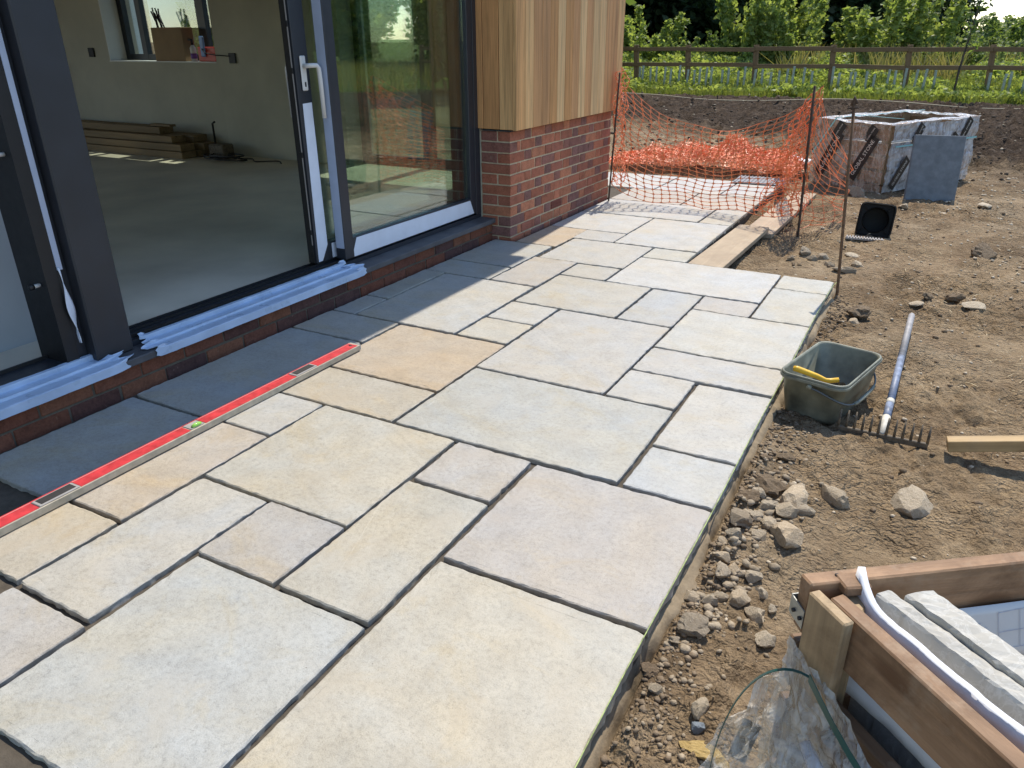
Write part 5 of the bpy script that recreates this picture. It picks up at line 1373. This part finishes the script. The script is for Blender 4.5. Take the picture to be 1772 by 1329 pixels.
def straw():
    r = np.random.RandomState(8); V, F = [], []
    for k in range(130):
        y = 3.4 + 4.5*r.rand(); x = 0.1 + 1.3*r.rand(); a = r.rand()*6.28; L = 0.02 + 0.06*r.rand(); z = gz(x, y)+0.006
        d = np.array([math.cos(a), math.sin(a), 0]); s = np.array([-d[1], d[0], 0])*0.0016; c = np.array([0, 0, 0.010*r.rand()])
        p = np.array([x, y, z]); b = len(V)
        V += [p-s, p+s, p+d*L*0.5+c+s+s*3*(r.rand()-.5), p+d*L*0.5+c-s, p+d*L+s, p+d*L-s]; F += [(b, b+1, b+2, b+3), (b+3, b+2, b+4, b+5)]
    o = link('straw_litter', fast_mesh('straw', V, F, 'straw'), (0, 0, 0)); tag(o, 'dry straw stalks scattered on the earth', kind='stuff')
straw()

# ------------------------------------------------------------------ fence, tree guards
GZF = -0.10
fn_ = empty('post_and_rail_fence', (-2.5, 23.0, GZF)); tag(fn_, 'brown timber post and rail fence in front of the bushes', 'fence')
PXS = [-11.75, -9.85, -7.95, -6.40, -4.52, -2.53, -0.74, 1.10, 2.98, 4.88, 6.75, 8.65, 10.55]
for x in PXS:
    beam('post', (x+0.06, 23.02, GZF-0.3), (x-0.03+random.uniform(-0.02, 0.02), 23.02, 1.16), 0.13, 0.12, 'fencepost', fn_, 0.006)
for i in range(len(PXS)-1):
    for zz in (1.055, 0.645):
        j = random.uniform(-0.02, 0.02)
        beam('rail', (PXS[i]-0.03+0.002, 22.945, zz+j), (PXS[i+1]-0.03-0.002, 22.945, zz+random.uniform(-0.02, 0.02)), 0.04, 0.105, 'fence', fn_, 0.004)
GU = [(-8.06, 23.55), (-7.98, 23.54), (-7.7, 23.52), (-7.51, 23.5), (-7.22, 23.48), (-7.03, 23.46), (-6.81, 23.44), (-6.52, 23.41), (-6.31, 23.4), (-6.12, 23.38), (-5.93, 23.36), (-5.75, 23.35), (-5.49, 23.33), (-5.29, 23.31), (-5.02, 23.28), (-4.82, 23.27), (-4.53, 23.24), (-4.33, 23.22), (-4.09, 23.2), (-3.86, 23.18), (-3.67, 23.17), (-3.52, 23.15), (-3.21, 23.13), (-3.0, 23.11), (-2.48, 23.06), (-2.31, 23.05), (-2.02, 23.02), (-1.9, 23.01), (-1.62, 22.99), (-1.44, 22.97), (-1.13, 22.95), (-0.94, 22.93), (-0.73, 22.91), (-0.49, 22.89), (-0.29, 22.87), (-0.04, 22.85), (1.14, 22.75), (1.43, 22.72), (1.57, 22.71), (1.85, 22.68)]
gv, gf = tube_geo([(0, 0, 0), (0.0, 0, 0.35), (0.0, 0, 0.68)], 0.032, 10, False)
gm = bpy.data.meshes.new('tree_guard'); gm.from_pydata(gv, [], gf); gm.materials.append(MAT['guard'])
for k, (x, y) in enumerate(GU):
    f = 22.45/y; x2 = 0.413 + (x-0.413)*f
    o = bpy.data.objects.new('tree_guard', gm); COL.objects.link(o)
    o.location = (x2, 22.45 + random.uniform(-0.12, 0.12), gz(x2, 22.4)-0.02); o.rotation_euler = (random.uniform(-0.03, 0.03), random.uniform(-0.03, 0.05), 0)
    o.scale.z = random.uniform(0.85, 1.08)
    tag(o, 'pale plastic tree guard tube in the row along the fence foot', 'tree guard', 'tree guards along the fence')
cp = []
for k in range(40):
    x = -8.2 + k*0.30; cp.append((x, 19.0 + 0.05*math.sin(k), 0.06 + 0.05*math.sin(k*0.35)))
tag(tube('cord', cp, 0.011, 'cord', None, 5), 'pale cord stretched low across the tilled soil before the fence', 'cord')

# ------------------------------------------------------------------ vegetation
def leaf_quads(P, size, rnd, upbias=0.3, aspect=1.7):
    n = len(P)
    a = rnd.randn(n, 3); a[:, 2] *= 0.8; a /= np.linalg.norm(a, axis=1)[:, None]
    b = rnd.randn(n, 3); b -= a*(a*b).sum(1)[:, None]; b /= np.linalg.norm(b, axis=1)[:, None]
    s = size*(0.6+0.8*rnd.rand(n))[:, None]
    L = a*s*aspect*0.5; W = b*s*0.5
    fold = np.cross(a, b)*s*0.12
    V = np.stack([P-L, P-W*0.9+fold, P+L, P+W*0.9+fold], 1).reshape(-1, 3)
    F = np.arange(4*n).reshape(n, 4)
    return V, F
def crown_points(rnd, n, rx, ry, rz, clumps, spread, shell=0.55, base=0.0):
    c = rnd.randn(clumps, 3); c /= np.linalg.norm(c, axis=1)[:, None]
    r = shell + (1-shell)*rnd.rand(clumps)**0.6
    c = c*r[:, None]*np.array([rx, ry, rz])
    c *= (1 + 0.22*np.sin(c[:, :1]*2.7+rnd.rand()*6)*np.cos(c[:, 1:2]*2.1+c[:, 2:3]*1.7))
    wt = 0.5+rnd.rand(clumps); k = rnd.choice(clumps, n, p=wt/wt.sum())
    p = c[k] + rnd.randn(n, 3)*spread*(0.6+0.7*rnd.rand(clumps))[k][:, None]
    p[:, 2] += base
    return p[p[:, 2] > 0.05]
def tree_parts(seed, h, rx, rz, trunk_r, n, leaf, mat, clumps=60, spread=0.45, low=0.0):
    rnd = np.random.RandomState(seed)
    base = h - rz
    P = crown_points(rnd, n, rx, rx, rz, clumps, spread, 0.5, base)
    V, F = leaf_quads(P, leaf, rnd)
    cm = fast_mesh('crown', V, F, mat)
    # trunk with limbs
    vs, fs = [], []
    def add(path, r, k):
        v, f = tube_geo(path, r, k); o = len(vs); vs.extend(v); fs.extend([tuple(q+o for q in ff) for ff in f])
    pr = random.Random(seed)
    top = Vector((pr.uniform(-.2, .2), pr.uniform(-.2, .2), base+rz*0.6))
    add([(0, 0, -0.3), (0.03*h*0.1, 0, h*0.15), tuple(top*0.5), tuple(top)], [trunk_r*1.3, trunk_r, trunk_r*0.75, trunk_r*0.25], 8)
    for k in range(7):
        a = pr.uniform(0, 6.28); z0 = base*0.5 + (rz*0.9)*k/7 + 0.1; L = rx*pr.uniform(0.5, 0.85)
        p0 = top*(z0/top.z); p1 = p0 + Vector((math.cos(a)*L*0.5, math.sin(a)*L*0.5, L*0.35)); p2 = p0 + Vector((math.cos(a)*L, math.sin(a)*L, L*0.55))
        add([tuple(p0), tuple(p1), tuple(p2)], [trunk_r*0.45, trunk_r*0.28, trunk_r*0.1], 5)
    tm_ = bpy.data.meshes.new('trunk'); tm_.from_pydata(vs, [], fs); tm_.materials.append(MAT['bark'])
    return cm, tm_
def bush_parts(seed, h, rx, n, leaf, mat, sprays=26, upright=True):
    rnd = np.random.RandomState(seed); pr = random.Random(seed)
    pts = []; vs, fs = [], []
    for k in range(sprays):
        a = pr.uniform(0, 6.28); sp = pr.uniform(0.15, 1.0)**0.6*rx*pr.uniform(0.8, 1.25); hh = h*(0.30 + 0.70*pr.random()**0.9)*(1-0.10*(sp/rx)**2)
        foot = np.array([math.cos(a)*sp*0.35, math.sin(a)*sp*0.35, 0]); tip = np.array([math.cos(a)*sp, math.sin(a)*sp, hh])
        m = (foot+tip)/2 + np.array([0, 0, hh*0.12])
        v, f = tube_geo([tuple(foot-np.array([0, 0, 0.2])), tuple(m), tuple(tip)], [0.018, 0.012, 0.004], 4); o = len(vs); vs.extend(v); fs.extend([tuple(q+o for q in ff) for ff in f])
        c = n//sprays; t = rnd.rand(c)**0.8
        p = (1-t)[:, None]**2*foot + (2*t*(1-t))[:, None]*m + (t**2)[:, None]*tip
        p = p + rnd.randn(c, 3)*np.array([0.20, 0.20, 0.13])*(0.25+0.8*(1-t))[:, None]*rx*0.72
        pts.append(p)
    P = np.concatenate(pts); P = P[P[:, 2] > 0.0]
    V, F = leaf_quads(P, leaf, rnd)
    tm_ = bpy.data.meshes.new('stems'); tm_.from_pydata(vs, [], fs); tm_.materials.append(MAT['bark'])
    return fast_mesh('foliage', V, F, mat), tm_
def plant(name, parts, names, x, y, rz, sc, label, cat, group=None, z=None):
    e = empty(name, (x, y, z if z is not None else gz(x, y))); tag(e, label, cat, group)
    for me, nm in zip(parts, names):
        o = bpy.data.objects.new(nm, me); COL.objects.link(o); o.parent = e; WP[o.name] = WP[e.name]
    e.rotation_euler.z = rz; e.scale = sc if hasattr(sc, '__len__') else (sc,)*3
    return e
LB = [bush_parts(300+k, 2.8, 1.25, 8500, 0.088, 'leaf_light', 26) for k in range(3)]
MB_ = [bush_parts(320+k, 2.3, 1.4, 8500, 0.078, 'leaf_mid', 30) for k in range(2)]
BB = [bush_parts(340+k, 2.0, 1.6, 8500, 0.072, 'leaf_blue', 36) for k in range(2)]
DT = [tree_parts(400+k, 9.5, 3.6, 4.6, 0.22, 15000, 0.24, 'leaf_dark', 90, 0.55) for k in range(3)]
GT = [tree_parts(420+k, 7.5, 2.8, 3.6, 0.16, 12000, 0.20, 'leaf_mid', 80, 0.42) for k in range(2)]
LT = [tree_parts(440, 6.0, 2.2, 2.9, 0.12, 9000, 0.17, 'leaf_light', 70, 0.36)]
sp_b = [(-9.2, 27.0, 0, 1.0, 'light'), (-7.7, 26.6, 1, 0.6, 'light'), (-5.55, 27.4, 2, 1.12, 'light'), (-4.55, 27.0, 0, 1.05, 'light'), (-6.6, 28.4, 0, 0.8, 'mid'),
        (-2.95, 28.3, 0, 0.6, 'mid'), (-1.75, 27.5, 1, 1.18, 'light'), (-0.9, 28.2, 2, 1.1, 'light'), (-0.15, 29.0, 0, 1.0, 'blue'), (0.75, 28.4, 1, 0.85, 'blue'), (1.5, 30.5, 1, 0.95, 'mid'), (2.2, 30.0, 0, 0.92, 'blue'), (3.3, 33.0, 1, 1.0, 'blue'), (-0.4, 26.4, 1, 0.62, 'mid'), (-6.2, 26.9, 1, 0.75, 'mid'), (-5.0, 29.2, 1, 1.15, 'light'), (-2.3, 29.4, 2, 1.05, 'light'), (-1.2, 26.2, 1, 0.55, 'blue'), (0.3, 27.0, 0, 0.6, 'mid'), (1.3, 27.6, 1, 0.7, 'blue')]
BL = {'light': 'light green leafy bush behind the fence in front of the dark trees', 'mid': 'mid green low bush growing behind the fence', 'blue': 'grey green rounded bush toward the gap of sky behind the fence'}
ORD = ['first', 'second', 'third', 'fourth', 'fifth', 'sixth', 'seventh', 'eighth', 'ninth', 'tenth']
BL = {'light': '%s light green leafy bush from the house behind the fence', 'mid': '%s mid green low bush from the house behind the fence', 'blue': '%s grey green bush from the house, toward the gap of sky'}
sp_b.sort(key=lambda q: q[0]/q[1]); seen_ = {}
for k, (x, y, v, s, kind) in enumerate(sp_b):
    seen_[kind] = seen_.get(kind, -1) + 1
    src = {'light': LB, 'mid': MB_, 'blue': BB}[kind]
    plant('bush', src[v % len(src)], ('foliage', 'stems'), x, y, k*1.3, (s, s, s*random.uniform(0.78, 1.15)), BL[kind] % ORD[seen_[kind]], 'bush', kind+' bushes behind the fence')
tr_sp = [(-16.5, 41, 0, 1.0), (-10.6, 40, 1, 1.05), (-8.6, 41.0, 2, 1.0), (-6.0, 42.5, 0, 1.1), (-3.9, 41.5, 1, 1.0), (-12.0, 43, 2, 1.1), (-1.9, 47, 0, 0.75), (-18, 36, 2, 1.1), (-22, 30, 0, 1.0)]
tr_sp.sort(key=lambda q: q[0]/q[1])
for k, (x, y, v, s) in enumerate(tr_sp):
    plant('dark_tree', DT[v], ('crown', 'trunk'), x, y, k*2.1, s, 'tall dark leaved tree behind the bushes, %s of its row from the house side' % ORD[k], 'tree', 'dark trees behind the bushes')
plant('dark_tree', DT[1], ('crown', 'trunk'), 7.6, 41.0, 0.7, (1.05, 1.05, 1.0), 'dark tree at the far side of the sky gap beyond the hedge', 'tree')
for k, (x, y, s) in enumerate(((4.0, 60, 1.5), (8.5, 62, 1.6), (0.5, 64, 1.4), (13, 58, 1.5))):
    plant('bush', BB[k % 2], ('foliage', 'stems'), x, y, k*1.1, (s*1.7, s, s*0.95), 'distant hedge clump below the gap of sky', 'hedge', 'distant hedge')
# trees and bushes out past the right picture edge (seen in the door glass) and left of the house (seen through its windows)
side = [(19, 40, 'G', 0, 1.2), (25, 37, 'L', 0, 1.3), (30, 42, 'G', 1, 1.3), (23, 47, 'D', 2, 1.1), (36, 35, 'D', 0, 1.2), (41, 38, 'G', 0, 1.4), (13.5, 44, 'D', 0, 1.0), (30, 31, 'L', 0, 1.1), (46, 29, 'D', 1, 1.2), (34, 27, 'G', 1, 1.0), (40, 24, 'L', 0, 1.1), (17, 34, 'L', 0, 0.9),
        (-13, 18, 'G', 0, 0.9), (-17, 20, 'D', 1, 0.9), (-20, 16, 'G', 1, 1.0), (-10.5, 21.5, 'L', 0, 0.9), (-24, 19, 'D', 2, 1.0), (-15, 14.5, 'L', 0, 0.8)]
SLB = {'D': 'dark leaved tree', 'G': 'mid green tree', 'L': 'light green young tree'}
for k, (x, y, t, v, s) in enumerate(side):
    src = {'D': DT, 'G': GT, 'L': LT}[t]
    where = 'mirrored in the glass door' if x > 0 else 'seen through the house windows'
    plant({'D': 'dark_tree', 'G': 'green_tree', 'L': 'young_tree'}[t], src[v % len(src)], ('crown', 'trunk'), x, y, k*0.9, s, SLB[t] + ' ' + where, 'tree', 'trees ' + where)
# slender sapling in front of the fence
def sapling():
    rnd = np.random.RandomState(77); e = empty('sapling', (0.42, 22.0, gz(0.42, 22.0))); tag(e, 'slender dark stemmed sapling standing before the fence', 'sapling')
    b = WP[e.name]
    pth = [b + Vector((0, 0, -0.1)), b + Vector((0.02, 0, 0.7)), b + Vector((0.10, 0, 1.6)), b + Vector((0.16, 0, 2.4)), b + Vector((0.2, 0, 3.1))]
    tube('trunk', pth, [0.032, 0.026, 0.02, 0.014, 0.006], 'bark', e, 6)
    P = []
    for k in range(16):
        t = 0.35+0.65*k/16; o = pth[0].lerp(pth[4], t); a = rnd.rand()*6.28; L = 0.45*(1.15-t)
        q = o + Vector((math.cos(a)*L, math.sin(a)*L, L*0.9)); tube('twig', [o, q], [0.006, 0.002], 'bark', e, 4)
        for m in range(9): P.append(np.array(o.lerp(q, 0.3+0.7*rnd.rand())) + rnd.randn(3)*0.06)
    V, F = leaf_quads(np.array(P), 0.07, rnd); mobj('leaves', V, F, 'leaf_mid', e)
sapling()
# grass and undergrowth
def blades(name, n, sampler, mt, seed, label):
    r = np.random.RandomState(seed); x, y, h = sampler(r, n); n = len(x)
    z = ground_z(x, y) - 0.02
    a = r.rand(n)*6.28; w = (0.006 + 0.010*r.rand(n))*(0.6+h*1.2)
    d = np.stack([np.cos(a), np.sin(a), np.zeros(n)], 1)*w[:, None]; lean = np.stack([r.randn(n), r.randn(n), np.zeros(n)], 1)*h[:, None]*0.28
    p = np.stack([x, y, z], 1); up = np.stack([np.zeros(n), np.zeros(n), h], 1)
    V = np.stack([p-d, p+d, p+up*0.6+lean*0.4+d*0.7, p+up+lean, p+up*0.6+lean*0.4-d*0.7], 1).reshape(-1, 3)
    b = np.arange(n)*5
    F = np.concatenate([np.stack([b, b+1, b+2, b+4], 1)]); T = np.stack([b+4, b+2, b+3, b+3], 1)
    me = bpy.data.meshes.new(name)
    fs = np.concatenate([np.stack([b, b+1, b+2], 1), np.stack([b, b+2, b+4], 1), np.stack([b+4, b+2, b+3], 1)])
    o = link(name, fast_mesh(name, V, fs, mt), (0, 0, 0)); return tag(o, label, kind='stuff')
def g1(r, n):
    y = 20.9 + 5.2*r.rand(n)**0.9; x = -10.5 + 14.5*r.rand(n); edge = 20.9 + 0.5*np.sin(x*1.3)+0.35*np.sin(x*3.7+1)
    ok = y > edge; h = 0.10 + 0.30*r.rand(n)*(0.4 + sstep(21, 23.5, y)); return x[ok], y[ok], h[ok]
blades('grass', 52000, g1, 'grass', 3, 'bright green grass along the foot of the fence')
def g2(r, n):
    y = 5 + 30*r.rand(n); x = 5 + 27*r.rand(n); h = 0.15 + 0.45*r.rand(n); ok = (x*0.6+y*0.8 > 19.9); return x[ok], y[ok], h[ok]
blades('meadow_grass', 36000, g2, 'seed', 4, 'meadow grass beyond the bare earth')
def under():
    r = np.random.RandomState(21); n = 56000
    y = 21.6 + 6.4*r.rand(n)**0.8; x = -10.5 + 13.5*r.rand(n)
    hmax = 0.20 + 0.8*sstep(21.8, 26.5, y)*(0.75 + 0.6*vnoise(x*0.7, y*0.7, 33)) + 0.25*vnoise(x*2.1, y*2.1, 35)
    z = ground_z(x, y) + hmax*r.rand(n)**0.6
    V, F = leaf_quads(np.stack([x, y, z], 1), 0.085, r)
    o = link('undergrowth', fast_mesh('undergrowth', V, F, 'leaf_light'), (0, 0, 0)); tag(o, 'dense bright green weeds growing behind the fence', kind='stuff')
under()
def tallgrass(r, n):
    y = 24.2 + 4.0*r.rand(n); x = -4.5 + 7.2*r.rand(n); k = vnoise(x*0.8, y*0.8, 51) > 0.08
    return x[k], y[k], (0.6 + 0.75*r.rand(n))[k]
blades('seeding_grass', 5000, tallgrass, 'seed', 6, 'tall pale seeding grass behind the fence')
# a pale outbuilding glimpsed through the room window
ob = empty('outbuilding', (-19, 13.0, -0.1)); tag(ob, 'pale rendered outbuilding glimpsed through the room window', 'building')
box('wall', (-21.5, -15.6), (12.0, 15.0), (-0.2, 2.7), 'white', ob)
box('window', (-17.3, -16.4), (11.97, 11.999), (0.9, 1.9), 'alu', ob)
mobj('roof', [(-21.8, 11.7, 2.7), (-15.3, 11.7, 2.7), (-15.3, 15.3, 2.7), (-21.8, 15.3, 2.7), (-21.8, 13.5, 4.0), (-15.3, 13.5, 4.0)], [(0, 1, 5, 4), (2, 3, 4, 5), (1, 2, 5), (3, 0, 4), (0, 3, 2, 1)], 'roof', ob)
